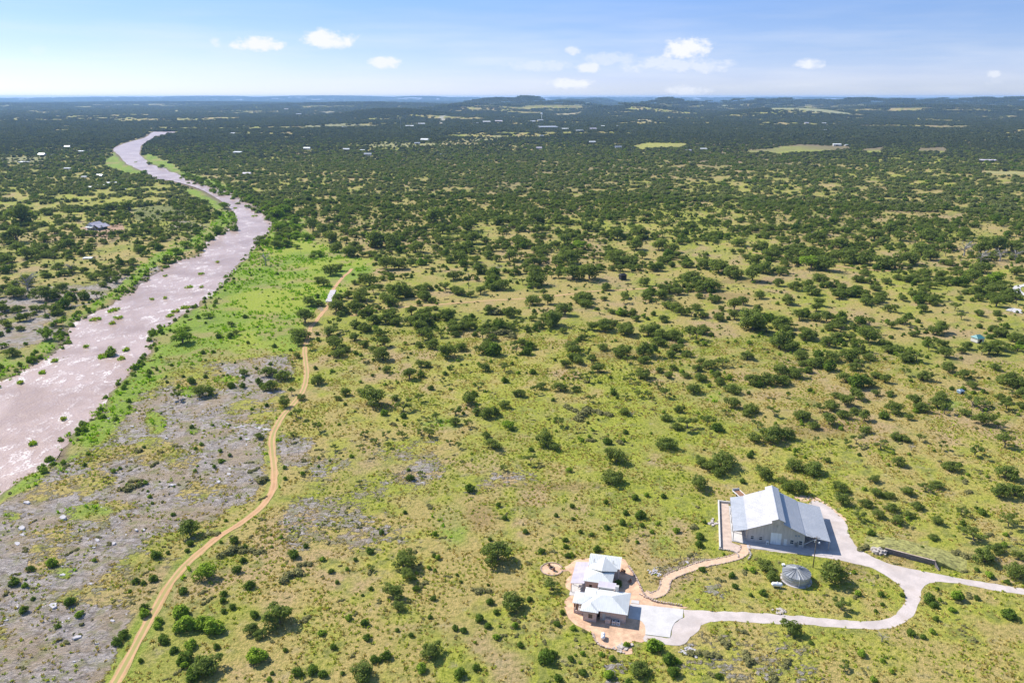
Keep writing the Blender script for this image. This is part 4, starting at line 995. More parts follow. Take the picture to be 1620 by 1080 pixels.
px_at('patio_table', 918.0, 930.5, lambda e: (bx('table_top', -.6, .6, -.4, .4, .7, .75, M['white_paint'], e), [bx('leg', x - .04, x + .04, y - .04, y + .04, 0, .7, M['steel'], e) for x in (-.5, .5) for y in (-.3, .3)]), 'white patio table at the open end of the side porch', 'table', HA)

# ------------------------------------------------------------------ round water tank
tx, ty = map(float, Gp(1260.5, 904.2, 2.25)); RT = 3.62
tk = tag(empty('water_tank', (tx, ty, 0), 0), 'round galvanised water tank with ribbed conical roof between house and barn', 'water tank')
m = MB(); N = 40; v = []; 
for z, r in [(0.1, RT - .12), (.85, RT - .12), (.87, RT - .10), (.9, RT - .12), (1.55, RT - .12), (1.58, RT - .10), (1.61, RT - .12), (2.25, RT - .12)]:
    v.append([(r * math.cos(2 * math.pi * k / N), r * math.sin(2 * math.pi * k / N), z) for k in range(N)])
m.add([p for q in v for p in q], [(i * N + k, i * N + (k + 1) % N, (i + 1) * N + (k + 1) % N, (i + 1) * N + k) for i in range(len(v) - 1) for k in range(N)])
m.build('tank_wall', M['tank'], tk, True)
m = MB(); m.prism([(4.0 * math.cos(2 * math.pi * k / N), 4.0 * math.sin(2 * math.pi * k / N)) for k in range(N)], 0, .1); m.build('base_ring', M['concrete2'], tk)
NP = 22; pan = None
for k in range(NP):
    a = 2 * math.pi / NP
    if pan is None:
        P = [(RT, 0, 2.2), (RT * math.cos(a), RT * math.sin(a), 2.2), (.3 * math.cos(a), .3 * math.sin(a), 3.22), (.3, 0, 3.22)]
        mm_ = MB(); mm_.add(P + [(x, y, z - .05) for x, y, z in P], [(0, 1, 2, 3), (7, 6, 5, 4), (0, 4, 5, 1), (1, 5, 6, 2), (2, 6, 7, 3), (3, 7, 4, 0)])
        mm_.tube([(RT, 0, 2.25), (.3, 0, 3.27)], .07, 4)
        pan = mm_.build('roof_panel', M['tank_sheet'], tk)
    else:
        c = pan.copy(); COL.objects.link(c); c.parent = tk; c.rotation_euler = (0, 0, a * k)
m = MB(); m.tube([(0, 0, 3.2), (0, 0, 3.4)], [.42, .3], 12); m.build('roof_hatch', M['steel'], tk)
m = MB(); m.tube([(-.5, -RT + .05, 0), (-.5, -RT + .05, 2.5), (-.5, -RT + .9, 2.9)], .06, 6); m.build('overflow_pipe', M['white_paint'], tk)
m = MB(); m.box(-2.9, -2.2, 2.5, 3.2, 2.4, 2.75); m.build('access_hatch', M['white_paint'], tk)

# ------------------------------------------------------------------ utility poles
def upole(name, px, py, H, label, lamp=False, arm=True, rad=.15):
    x, y, z = GT(px, py); e = tag(empty(name, (x, y, z - .1), 0), label, 'utility pole')
    m = MB(); m.tube([(0, 0, 0), (0, 0, H)], [rad, rad * .65], 8); m.build('pole_shaft', M['pole_wood'], e, True)
    if arm:
        bx('crossarm', -.9, .9, -.06, .06, H - .6, H - .46, M['pole_wood'], e)
        for s_ in (-.8, 0, .8):
            m = MB(); m.tube([(s_, 0, H - .46), (s_, 0, H - .28)], .06, 6); m.build('insulator', M['white_paint'], e)
    if lamp:
        m = MB(); m.tube([(.1, 0, H - 2.0), (.7, -.2, H - 1.8)], .04, 5); m.build('lamp_arm', M['steel'], e)
        m = MB(); m.tube([(.75, -.22, H - 2.05), (.75, -.22, H - 1.7)], [.28, .14], 10); m.build('lamp_head', M['white_tank'], e)
        m = MB(); m.tube([(-.3, 0, H - 1.9), (-.3, 0, H - 1.2)], .2, 10); m.build('transformer', M['steel'], e)
    return e
P1 = upole('utility_pole', 1286, 897, 9.6, 'tall timber pole with lamp and transformer between the barn and the round tank', True)
upole('utility_pole', 741.5, 457, 10.5, 'thin lone pole standing among oaks above the sandy cross track', arm=True, rad=.16)
upole('utility_pole', 87, 418, 10, 'thin pole in the meadow beyond the river left of the small white shed', arm=True, rad=.16)
upole('utility_pole', 477, 412, 9, 'thin pole at the riverside meadow left of the track end', arm=False)
m = MB()
a_ = Vector((P1.location.x, P1.location.y, 9.0)); b_2 = Vector((*bl(19.5, 1.2), 4.5))
m.tube([a_.lerp(b_2, t) - Vector((0, 0, 1.2 * t * (1 - t))) for t in [i / 8 for i in range(9)]], .03, 4)
tag(m.build('power_line', M['black']), 'black power line from the lamp pole to the barn corner', 'cable')

# ------------------------------------------------------------------ retaining wall below the drive's upper field
a_ = np.array(gpoly([(1401.5, 873.0)])[0]); b2 = np.array(gpoly([(1483.0, 892.5)])[0])
a_ = np.array(Gp(1400.5, 866.5, 1.5), float); b2 = np.array(Gp(1479.5, 887.0, 1.5), float)
dv = (b2 - a_); LW = np.linalg.norm(dv); dv /= LW; wa = math.atan2(dv[1], dv[0])
rw = tag(empty('retaining_wall', (a_[0], a_[1], 0), wa), 'long low dark retaining wall with a thin rail beside the upper drive', 'retaining wall')
bx('wall_face', 0, LW, 0, .3, 0, 1.5, M['dark_stone'], rw)
bx('wall_cap', -.05, LW + .05, -.05, .35, 1.5, 1.56, M['pale_stone'], rw)
m = MB(); n_ = 9
for k in range(n_): m.tube([(LW * k / (n_ - 1), .9, 1.2), (LW * k / (n_ - 1), .9, 2.1)], .04, 4)
m.tube([(0, .9, 2.1), (LW, .9, 2.1)], .04, 4); m.build('rail', M['pole_wood'], rw)
m = MB(); m.wallxz([(0, 0), (.01, 0), (.01, 1.5), (0, 1.5)], 0, .1)
m = MB(); m.add([(LW, 0, 0), (LW, .3, 0), (LW, .3, 1.5), (LW, 0, 1.5), (LW + 1.1, -1.9, 0), (LW + 1.35, -1.8, 0), (LW + 1.35, -1.8, .25), (LW + 1.1, -1.9, .25)], [(0, 3, 7, 4), (1, 5, 6, 2), (3, 2, 6, 7), (4, 7, 6, 5)]); m.build('wing_wall', M['dark_stone'], rw)
# earth bank held by the wall
def bank():
    v = []; f = []; NX, NY = 40, 16
    for i in range(NX + 1):
        for j in range(NY + 1):
            s = -6 + (LW + 14) * i / NX; t = .28 + 10 * j / NY
            ex = min(1, max(0, (s + 4.5) / 4.5)) * min(1, max(0, (LW + 7 - s) / 7)); ex = ex * ex * (3 - 2 * ex)
            h = 1.48 * ex * (1 - float(sstep(1, 10, t))) + .10 * float(vnoise(s / 1.5, t / 1.5, 9)) * ex - (.12 if (i in (0, NX) or j == NY) else 0)
            q = a_ + dv * s + np.array((-dv[1], dv[0])) * t; v.append((q[0], q[1], h + .02))
    for i in range(NX):
        for j in range(NY): f.append((i * (NY + 1) + j, (i + 1) * (NY + 1) + j, (i + 1) * (NY + 1) + j + 1, i * (NY + 1) + j + 1))
    # close the front
    base = len(v)
    for i in range(NX + 1):
        p = v[i * (NY + 1)]; v.append((p[0], p[1], -.1))
    for i in range(NX): f.append((i * (NY + 1), base + i, base + i + 1, (i + 1) * (NY + 1)))
    t = simple('bank_turf', (.27, .255, .08), .95, var=.5, scale=1.0, bump=1.0)
    o = mesh_obj('earth_bank', v, f, t, smooth=False); return tag(o, 'grassy earth bank held up behind the dark retaining wall', None, None, 'structure')
bank()
m = MB()
for k in range(46):
    s = random.uniform(-3.2, .4); t = random.uniform(-2.0, .6); q = a_ + dv * s + np.array((-dv[1], dv[0])) * t; r_ = random.uniform(.25, .6); h0 = max(0, 1.1 - abs(s + 1.2) * .3 - abs(t + .5) * .3) 
    n_ = random.randint(5, 7); o0 = random.random() * 6
    m.prism([(q[0] + r_ * random.uniform(.7, 1.1) * math.cos(o0 + 2 * math.pi * i / n_), q[1] + r_ * random.uniform(.7, 1.1) * math.sin(o0 + 2 * math.pi * i / n_)) for i in range(n_)], 0, h0 + random.uniform(.1, .5))
tag(m.build('rubble_pile', M['boulder']), 'pile of pale boulders at the left end of the retaining wall', 'rock pile')
def rubble(px, py, w, h, n, label, mat='boulder', r0=.15, r1=.5):
    m = MB()
    for k in range(n):
        x, y, z = GT(px + random.gauss(0, w * .4), py + random.gauss(0, h * .4)); r_ = random.uniform(r0, r1); o0 = random.random() * 6; nn = random.randint(5, 7)
        m.prism([(x + r_ * random.uniform(.7, 1.2) * math.cos(o0 + 2 * math.pi * i / nn), y + r_ * random.uniform(.7, 1.2) * math.sin(o0 + 2 * math.pi * i / nn)) for i in range(nn)], z - .1, z + random.uniform(.12, .35))
    tag(m.build('rock_pile', M[mat]), label, 'rock pile')
rubble(1236, 967, 10, 7, 26, 'pale rocks heaped at the inner edge of the lower drive')
rubble(1126, 827, 12, 6, 26, 'white stones scattered left of the barn')
rubble(983, 1025, 14, 8, 40, 'rocks strewn at the front tip of the gravel terrace')
rubble(1090, 1030, 20, 8, 30, 'rubble along the grass below the grey gravel pad', 'limestone')
rubble(1035, 905, 12, 8, 30, 'pale rubble between the footpath and the terrace', 'limestone', .1, .35)
rubble(508, 489, 5, 4, 18, 'pale rocks at the lower end of the concrete strip')
rubble(425, 680, 4, 2, 10, 'white stones where the stone shelf meets the track')

# ------------------------------------------------------------------ small structures in the pasture
def blind(px, py, w, h, roofm, wallm, label, cat, rz=0.3):
    x, y, z = GT(px, py); e = tag(empty('hunting_blind' if cat == 'hut' else 'feeder_box', (x, y, z), rz), label, cat)
    m = MB(); m.box(-w, w, -w, -w + .1, .3, h); m.box(-w, w, w - .1, w, .3, h); m.box(-w, -w + .1, -w + .1, w - .1, .3, h); m.box(w - .1, w, -w + .1, w - .1, .3, h); m.build('wall', wallm, e)
    bx('doorway', -w * .45, w * .45, -w - .04, -w, .35, h * .75, M['black'], e)  # black panel on the wall paints the dark of an unlit opening
    rf = MB(); rf.add([(-w * 1.2, -w * 1.2, h), (w * 1.2, -w * 1.2, h), (w * 1.2, w * 1.2, h), (-w * 1.2, w * 1.2, h), (-w * .6, 0, h + w * .7), (w * .6, 0, h + w * .7)], [(0, 1, 5, 4), (1, 2, 5), (2, 3, 4, 5), (3, 0, 4), (3, 2, 1, 0)]); rf.build('roof', roofm, e)
    for sx in (-1, 1):
        for sy in (-1, 1): bx('leg', sx * w * .85 - .06, sx * w * .85 + .06, sy * w * .85 - .06, sy * w * .85 + .06, -.2, .3, M['pole_wood'], e)
    return e
blind(1545.5, 541, 2.1, 2.6, M['teal'], M['offwhite_wall'], 'small hut with teal hipped roof and dark doorway in the right pasture', 'hut')
blind(1519, 622, 1.0, 1.3, M['bluegrey'], M['bluegrey'], 'little blue grey feeder box in the right pasture', 'feeder')
blind(985, 442, 2.0, 3.2, M['black'], M['black'], 'black hunting blind beside the sandy cross track', 'hut')

# ------------------------------------------------------------------ far buildings
def house_proto():
    e = empty('far_house', (0, 0, 0))
    m = MB(); m.box(-.5, .5, -.3, .3, 0, .26); m.build('wall', M['offwhite_wall'], e)
    r_ = MB(); r_.add([(-.54, -.35, .25), (.54, -.35, .25), (.54, .35, .25), (-.54, .35, .25), (-.54, 0, .43), (.54, 0, .43)], [(0, 1, 5, 4), (2, 3, 4, 5), (1, 2, 5), (3, 0, 4), (3, 2, 1, 0)]); r_.build('roof', M['roof_white'], e)
    for x in (-.33, .05, .3): bx('window', x - .05, x + .05, -.31, -.3, .09, .19, M['glass'], e)
    bx('door', -.16, -.08, -.31, -.3, 0, .2, M['wood'], e); return e
def shed_proto():
    e = empty('far_shed', (0, 0, 0))
    m = MB(); m.box(-.5, .5, -.28, .28, 0, .2); m.build('wall', M['offwhite_wall'], e)
    m = MB(); m.add([(-.54, -.34, .2), (.54, -.34, .2), (.54, .34, .28), (-.54, .34, .28), (-.54, -.34, .23), (.54, -.34, .23), (.54, .34, .31), (-.54, .34, .31)], [(0, 3, 2, 1), (4, 5, 6, 7), (0, 1, 5, 4), (1, 2, 6, 5), (2, 3, 7, 6), (3, 0, 4, 7)]); m.build('roof', M['roof_white'], e)
    bx('doorway', -.2, .12, -.29, -.28, 0, .16, M['black'], e); return e  # flat black panel, shade of an open door put into colour
FARB = [(38, 258, 18, 's', 'long pale shed left of the river among dark trees'), (67, 247, 13, 'h', 'white roofed house above the long shed on the left'), (128, 241.5, 12, 's', 'white shed just left of the upper river bend'), (107, 234, 10, 'h', 'small pale house above the white shed near the river'),
        (177, 291, 17, 'h', 'white house largest of the cluster left of the river'), (160, 295, 11, 's', 'low white shed touching the largest house of the left cluster'), (145, 298.5, 11, 'h', 'pale house lowest left in the cluster left of the river'), (133, 281, 9, 's', 'small white shed above the left cluster'),
        (158, 280, 12, 'h', 'grey house above the largest house of the left cluster'), (197, 300, 6, 's', 'tiny white shed right of the left cluster'), (107, 268.5, 12, 's', 'grey shed alone below the upper left meadow'), (82, 246, 7, 's', 'small pale shed right of the white roofed house on the left'),
        (391, 277.5, 14, 'h', 'white house in dark trees right of the upper river'), (376, 243.5, 15, 's', 'long white shed far right of the river bend'), (486, 237, 12, 'h', 'pale house in the wood above the white house right of the river'), (368, 213, 9, 'h', 'pale house far beyond the head of the river'),
        (548, 238.5, 11, 'h', 'cream white house left of the tan field'), (582, 246.5, 13, 'h', 'white house below the tan field'), (573, 239, 9, 's', 'small white shed between the two houses below the tan field'), (672, 224, 14, 'h', 'white house standing on the tan field'),
        (660, 228, 10, 's', 'reddish shed beside the white house on the tan field'), (867, 204, 32, 's', 'very long white warehouse in the far town'), (894, 206, 12, 's', 'grey shed right of the long warehouse'), (917, 209, 13, 's', 'pale low building in the middle of the far town'),
        (938, 206.5, 12, 'h', 'pale house at the right end of the far town'), (978, 235, 12, 'h', 'white house left of the first yellow field'), (937, 227, 11, 'h', 'white house in woods above the first yellow field'), (853, 236, 10, 'h', 'pale house in woods under the far town'),
        (857, 216, 8, 's', 'small white shed under the long warehouse'), (648, 202, 14, 's', 'long pale roof left of the pale quarry road'), (667, 198, 12, 's', 'white roof beside the pale quarry road'), (754, 197, 8, 'h', 'small white house right of the quarry road'),
        (770, 195, 13, 's', 'white shed right of the quarry road'), (789, 194, 13, 's', 'white shed row end left of the water tower'), (843, 194, 9, 'h', 'white house at the foot of the water tower'), (855, 192, 10, 's', 'pale shed right under the water tower'),
        (955, 201, 9, 's', 'thin white roof above the right end of the far town'), (978, 201, 10, 's', 'white roof right of the thin roof above the far town'), (1113, 237.5, 12, 's', 'white shed left of the large green field'), (1089, 240, 10, 'h', 'dark grey house beside the shed left of the green field'),
        (1324, 231, 14, 's', 'blue grey shed at the right end of the large green field'), (1339, 231, 7, 'h', 'small white house right of the shed by the green field'), (1563, 256, 26, 's', 'long white building in woods at the right edge'), (1303, 197, 8, 'h', 'small white house high above the large green field'),
        (1305, 207, 7, 's', 'small white shed under the small house above the green field'), (1237, 212.5, 6, 's', 'white speck of a shed above the large green field'), (1542, 201, 6, 'h', 'small white house under the white road bend at the right'), (453, 173.5, 7, 's', 'left one of two white sheds on the far dull field'),
        (472, 172, 9, 's', 'right one of two white sheds on the far dull field'), (545, 203, 9, 's', 'pale roof on the plain under the far dull field'), (1276, 196, 7, 'h', 'small pale house left of the house above the green field'), (700, 245, 8, 's', 'pale roof in the dark wood below the tan field'), (130, 200.8, 5, 's', 'white roof at the end of the far left meadow'), (105, 215.5, 6, 's', 'pale roof in woods above the upper left meadow')]
hp = house_proto(); sp = shed_proto(); used = set()
def regrey(o, m):
    for ch in o.children:
        if ch.name.startswith('roof'): ch.data = ch.data.copy(); ch.data.materials[0] = m
for px, py, w, k, lab in FARB:
    x, y, z = GT(px, py); s = w * depth(x, y) / FOC
    pr = hp if k == 'h' else sp
    o = pr if k not in used else copy_tree(pr)
    used.add(k)
    if random.random() < .5 and o not in (hp, sp): regrey(o, random.choice([M['roof_mauve'], M['roof_galv'], M['steel']]))
    s *= .85; o.location = (x, y, z); o.rotation_euler = (0, 0, random.uniform(-.35, .35)); o.scale = (s, s * .8, s * (.95 if w < 16 else .5))
    tag(o, lab, 'house' if k == 'h' else 'shed', 'far buildings scattered through the wooded plain')
# gabled white house beyond the river
x, y, z = GT(154, 362)
gh = tag(empty('river_house', (x, y, z), R(-18)), 'white tin roofed house with shade-greyed slopes alone in the meadow beyond the river', 'house')
m = MB(); m.box(-6.5, 6.5, -6, 6, 0, 2.9); m.build('wall', M['offwhite_wall'], gh)
def gp(pts, mat, lb=None): return roof_plane('roof_slope', pts, mat, gh, .9, .12, .05, lb)
gp([(-7.5, -6.6, 2.8), (-7.5, 6.6, 2.8), (-2.4, 6.6, 6.4), (-2.4, -6.6, 6.4)], M['roof_white'], 'bright left roof slope')
gp([(2.2, -6.6, 3.6), (2.2, 6.6, 3.6), (-2.4, 6.6, 6.4), (-2.4, -6.6, 6.4)], M['roof_mauve'])  # greyer tin on slopes turned from the sun: shade put into the colour
gp([(2.0, -6.6, 3.7), (2.0, 6.6, 3.7), (3.6, 6.6, 5.0), (3.6, -6.6, 5.0)], M['roof_white'])
gp([(9.0, -6.9, 2.4), (9.0, 6.9, 2.4), (3.6, 6.9, 5.0), (3.6, -6.9, 5.0)], M['roof_mauve'], 'right roof slope greyed by painted shade')
m = MB(); m.wallxz([(-6.5, 2.9), (2.0, 2.9), (-2.4, 6.2)], -6, -5.8); m.build('gable', M['offwhite_wall'], gh)
for a in (-4.6, -1.2, 4.2): bx('window', a, a + 1.3, -6.05, -6, .9, 2.1, M['glass'], gh)
bx('door', 1.6, 2.6, -6.05, -6, 0, 2.1, M['wood'], gh)
m = MB(); m.box(-5, 3, -9.6, -6.1, .1, .3); m.build('porch_deck', M['concrete2'], gh)
for a in (-4.8, -1, 2.8): bx('post', a - .1, a + .1, -9.5, -9.3, .3, 2.6, M['wood'], gh)
rf = roof_plane('porch_roof', [(-5.3, -9.9, 2.6), (3.3, -9.9, 2.6), (3.3, -6.2, 3.1), (-5.3, -6.2, 3.1)], M['roof_white'], gh, .9)
x, y, z = GT(139, 409.5); s = 12.5 * depth(x, y) / FOC
o = copy_tree(sp); o.name = 'far_shed'; o.location = (x, y, z); o.scale = (s, s, s * .6); o.rotation_euler = (0, 0, .05)
tag(o, 'small flat white shed in the meadow below the tin roofed river house', 'shed', 'far buildings scattered through the wooded plain')
# water tower of the far town
x, y, z = GT(857, 191); s = depth(x, y) / FOC
wt = tag(empty('water_tower', (x, y, z)), 'tall slender water tower with pale bulb above the far town', 'water tower')
m = MB(); m.tube([(0, 0, 0), (0, 0, 9.5 * s)], [1.6, 1.2], 8); m.build('stem', M['white_tank'], wt, True)
m = MB(); m.tube([(0, 0, 8.6 * s), (0, 0, 9.6 * s), (0, 0, 10.8 * s), (0, 0, 11.6 * s), (0, 0, 12 * s)], [1.3, 1.6 * s, 1.9 * s, 1.3 * s, .3], 14); m.build('bulb', M['white_tank'], wt, True)
for px, py, hh, lb in ((634, 206, 14, 'thin radio mast rising from the woods above the tan field'), (840, 155, 3.2, 'tiny mast on top of the flat far hill'), (1280 + 0, 171, 6, 'thin mast before the far right hills')):
    x, y, z = GT(px, max(py, 158.6)) if py > 158 else (None,) * 3
    if x is None:
        dd = 8700; a0 = math.atan((px - 810) / FOC * math.cos(PITCH)); x, y = dd / math.cos(math.atan((px - 810) / FOC)) * math.sin(a0), dd / math.cos(math.atan((px - 810) / FOC)) * math.cos(a0); z = Tz(x, y)
    s = depth(x, y) / FOC
    ms = tag(empty('radio_mast', (x, y, z)), lb, 'mast'); m = MB()
    for q in ((-.8, -.5), (.8, -.5), (0, .9)): m.tube([(q[0], q[1], 0), (q[0] * .25, q[1] * .25, hh * s)], .18, 4)
    m.build('lattice', M['steel'], ms); m = MB(); m.tube([(0, 0, hh * s), (0, 0, hh * s * 1.12)], .25, 5); m.build('antenna', M['white_tank'], ms)
# ------------------------------------------------------------------ foliage prototypes (unit crown radius 1)
def leafcloud(lobes, n, size, seed, inner=.25, up=.35, flat=0.0):
    """quads scattered over and inside a set of ellipsoid lobes [(x,y,z,rx,ry,rz)]"""
    g = np.random.default_rng(seed); L = np.array(lobes)
    wgt = (L[:, 3] * L[:, 4] + L[:, 4] * L[:, 5]) ; wgt = wgt / wgt.sum()
    k = g.choice(len(L), n, p=wgt)
    d = g.normal(size=(n, 3)); d[:, 2] += .35; d /= np.linalg.norm(d, axis=1)[:, None]
    rad = np.where(g.random(n) < inner, g.uniform(.45, .9, n), g.uniform(.86, 1.12, n))
    c = L[k, :3] + d * L[k, 3:] * rad[:, None]
    nn = d * .8 + g.normal(size=(n, 3)) * .5; nn[:, 2] += up + .35; nn /= np.linalg.norm(nn, axis=1)[:, None]
    a = np.cross(nn, g.normal(size=(n, 3))); a /= np.linalg.norm(a, axis=1)[:, None] + 1e-9; b = np.cross(nn, a)
    s = size * g.uniform(.6, 1.3, n)[:, None]
    asp = g.uniform(.6, 1.0, n)[:, None]
    v = np.stack([c - a * s - b * s * asp * .5, c + a * s * .3 - b * s * asp, c + a * s + b * s * asp * .4, c - a * s * .2 + b * s * asp], 1).reshape(-1, 3)
    return v, np.arange(n * 4).reshape(-1, 4)
def np_mesh(name, v, f, mat, smooth=False):
    me = bpy.data.meshes.new(name); f = np.asarray(f)
    me.vertices.add(len(v)); me.vertices.foreach_set('co', np.asarray(v, np.float32).ravel())
    me.loops.add(f.size); me.loops.foreach_set('vertex_index', f.ravel().astype(np.int32))
    me.polygons.add(len(f)); me.polygons.foreach_set('loop_start', np.arange(0, f.size, 4).astype(np.int32)); me.polygons.foreach_set('loop_total', np.full(len(f), 4, np.int32))
    me.update(); me.validate()
    me.materials.append(mat); return me
def tree_mesh(seed, kind):
    g = random.Random(seed); lobes = []; tb = MB()
    if kind == 'oak':          # spreading live oak, several leaning limbs
        n = g.randint(6, 10); H = g.uniform(.95, 1.25)
        base = Vector((0, 0, -.05)); fork = Vector((g.uniform(-.1, .1), g.uniform(-.1, .1), .22 * H))
        tb.tube([base, fork], [.085, .065], 6)
        for i in range(n):
            a = 2 * math.pi * i / n + g.uniform(-.45, .45); rr = g.uniform(.32, .74) if i else .05
            z = H * g.uniform(.40, .84) - .16 * rr; rx = g.uniform(.28, .44)
            p = Vector((rr * math.cos(a), rr * math.sin(a) * .95, z)); lobes.append((*p, rx, rx * g.uniform(.85, 1.1), rx * g.uniform(.6, .9)))
            mid = fork.lerp(p, .5) + Vector((g.uniform(-.06, .06), g.uniform(-.06, .06), g.uniform(-.05, .03)))
            tb.tube([fork, mid, p - Vector((0, 0, rx * .2))], [.05, .032, .012], 5)
            for q in range(2):
                d_ = Vector((g.uniform(-1, 1), g.uniform(-1, 1), g.uniform(-.2, .6))).normalized() * rx * 1.0; e = p + d_ * .85; r2 = rx * g.uniform(.4, .6)
                lobes.append((*e, r2, r2, r2 * .7))
        lobes.append((0, 0, H * .82, .36, .36, .24)); v, f = leafcloud(lobes, 2100, .056, seed, .2, .45)
    elif kind == 'open':       # thin, see-through, leaning oak
        n = g.randint(4, 6); H = g.uniform(1.15, 1.5); lx = g.uniform(-.25, .25)
        fork = Vector((lx * .5, 0, .40 * H)); tb.tube([(0, 0, -.05), fork * .5 + Vector((g.uniform(-.04, .04), 0, 0)), fork], [.07, .055, .045], 6)
        for i in range(n):
            a = 2 * math.pi * i / n + g.uniform(-.6, .6); rr = g.uniform(.3, .75); z = H * g.uniform(.55, .92); rx = g.uniform(.2, .33)
            p = Vector((lx + rr * math.cos(a), rr * math.sin(a), z)); lobes.append((*p, rx, rx, rx * .6))
            tb.tube([fork, fork.lerp(p, .55) + Vector((0, 0, -.05)), p], [.042, .028, .01], 5)
            d_ = Vector((g.uniform(-1, 1), g.uniform(-1, 1), .3)).normalized() * rx * 1.3; lobes.append((*(p + d_), rx * .5, rx * .5, rx * .35))
        v, f = leafcloud(lobes, 1150, .056, seed, .25, .4)
    elif kind == 'juniper':
        n = g.randint(3, 5); lobes = [(0, 0, .55, .75, .72, .55)]
        for i in range(n):
            a = 2 * math.pi * i / n + g.uniform(-.5, .5); lobes.append((.5 * math.cos(a), .5 * math.sin(a), g.uniform(.35, .8), g.uniform(.35, .5), g.uniform(.35, .5), g.uniform(.35, .55)))
        lobes.append((g.uniform(-.2, .2), g.uniform(-.2, .2), 1.05, .35, .35, .4))
        tb.tube([(0, 0, -.05), (0, 0, .6)], [.07, .03], 5)
        for i in range(3):
            a = g.uniform(0, 6.3); tb.tube([(0, 0, .1), (.5 * math.cos(a), .5 * math.sin(a), .6)], [.04, .015], 4)
        v, f = leafcloud(lobes, 900, .095, seed, .2, .3)
    elif kind == 'low':        # low spreading clump
        n = g.randint(5, 9); 
        for i in range(n):
            a = g.uniform(0, 6.3); rr = g.uniform(0, .75); r2 = g.uniform(.2, .38); lobes.append((rr * math.cos(a) * 1.25, rr * math.sin(a) * .8, .14, r2, r2, g.uniform(.16, .30)))
        tb.tube([(0, 0, -.05), (0, 0, .15)], [.05, .02], 4)
        v, f = leafcloud(lobes, 900, .075, seed, .1, .5)
    elif kind == 'dead':
        tb.tube([(0, 0, -.05), (.05, 0, .5), (0, .05, .8)], [.07, .05, .03], 6)
        for i in range(14):
            a = g.uniform(0, 6.3); z = g.uniform(.3, .8); p = Vector((0, 0, z)); L_ = g.uniform(.4, .9); q = p + Vector((L_ * math.cos(a), L_ * math.sin(a), g.uniform(.1, .5)))
            tb.tube([p, p.lerp(q, .5) + Vector((0, 0, .06)), q], [.03, .018, .006], 4)
            for j in range(2):
                r_ = q + Vector((g.uniform(-.25, .25), g.uniform(-.25, .25), g.uniform(-.05, .25))); tb.tube([p.lerp(q, .6), r_], [.012, .004], 3)
        v, f = leafcloud([(0, 0, .7, .6, .6, .35)], 120, .04, seed)
    elif kind == 'far':
        n = g.randint(3, 5)
        for i in range(n):
            a = g.uniform(0, 6.3); rr = g.uniform(.2, .6); r2 = g.uniform(.4, .62); lobes.append((rr * math.cos(a), rr * math.sin(a), g.uniform(.35, .62), r2, r2, r2 * .75))
        v, f = leafcloud(lobes, 150, .20, seed, 0, .4)
    elif kind == 'clump':      # a patch of woodland, about eight crowns
        for i in range(9):
            a = g.uniform(0, 6.3); rr = math.sqrt(g.random()) * .85; r2 = g.uniform(.22, .36); lobes.append((rr * math.cos(a), rr * math.sin(a), g.uniform(.12, .26), r2, r2, r2 * .7))
        v, f = leafcloud(lobes, 330, .11, seed, 0, .4)
    elif kind == 'wood':       # a stand of far woodland
        for i in range(45):
            a = g.uniform(0, 6.3); rr = math.sqrt(g.random()) * .98; r2 = g.uniform(.07, .13); lobes.append((rr * math.cos(a), rr * math.sin(a), g.uniform(.03, .07), r2, r2, r2 * .7))
        v, f = leafcloud(lobes, 600, .05, seed, 0, .5)
    elif kind == 'tuft':
        v = []; 
        for i in range(11):
            a = g.uniform(0, 6.3); r0 = g.uniform(0, .5); c = Vector((r0 * math.cos(a), r0 * math.sin(a), 0)); b = g.uniform(0, 6.3); w = Vector((math.cos(b), math.sin(b), 0)) * g.uniform(.10, .2)
            t_ = Vector((g.uniform(-.35, .35), g.uniform(-.35, .35), g.uniform(.35, .8))); v += [c - w, c + w, c + w * .4 + t_, c - w * .4 + t_]
        v = np.array([tuple(q) for q in v]); f = np.arange(44).reshape(-1, 4)
    return v, f, tb
def make_protos(kind, n, leafm, seed):
    out = []
    for i in range(n):
        v, f, tb = tree_mesh(seed + i * 13, kind)
        cm_ = np_mesh('crown_of_leaves', v, f, M[leafm])
        tm = None
        if tb.v:
            tm = bpy.data.meshes.new('trunk_and_limbs'); tm.from_pydata([tuple(map(float, q)) for q in tb.v], [], tb.f); tm.update(); tm.materials.append(M['bark' if kind != 'dead' else 'deadwood'])
        out.append((cm_, tm))
    return out
PR = {'o': make_protos('oak', 12, 'oak', 100), 's': make_protos('open', 8, 'oak', 300), 'g': make_protos('oak', 3, 'bright', 500), 'j': make_protos('juniper', 6, 'juniper', 700),
      'w': make_protos('low', 5, 'grey', 900), 'b': make_protos('juniper', 3, 'bright', 1100), 'd': make_protos('dead', 2, 'grey', 1300)}
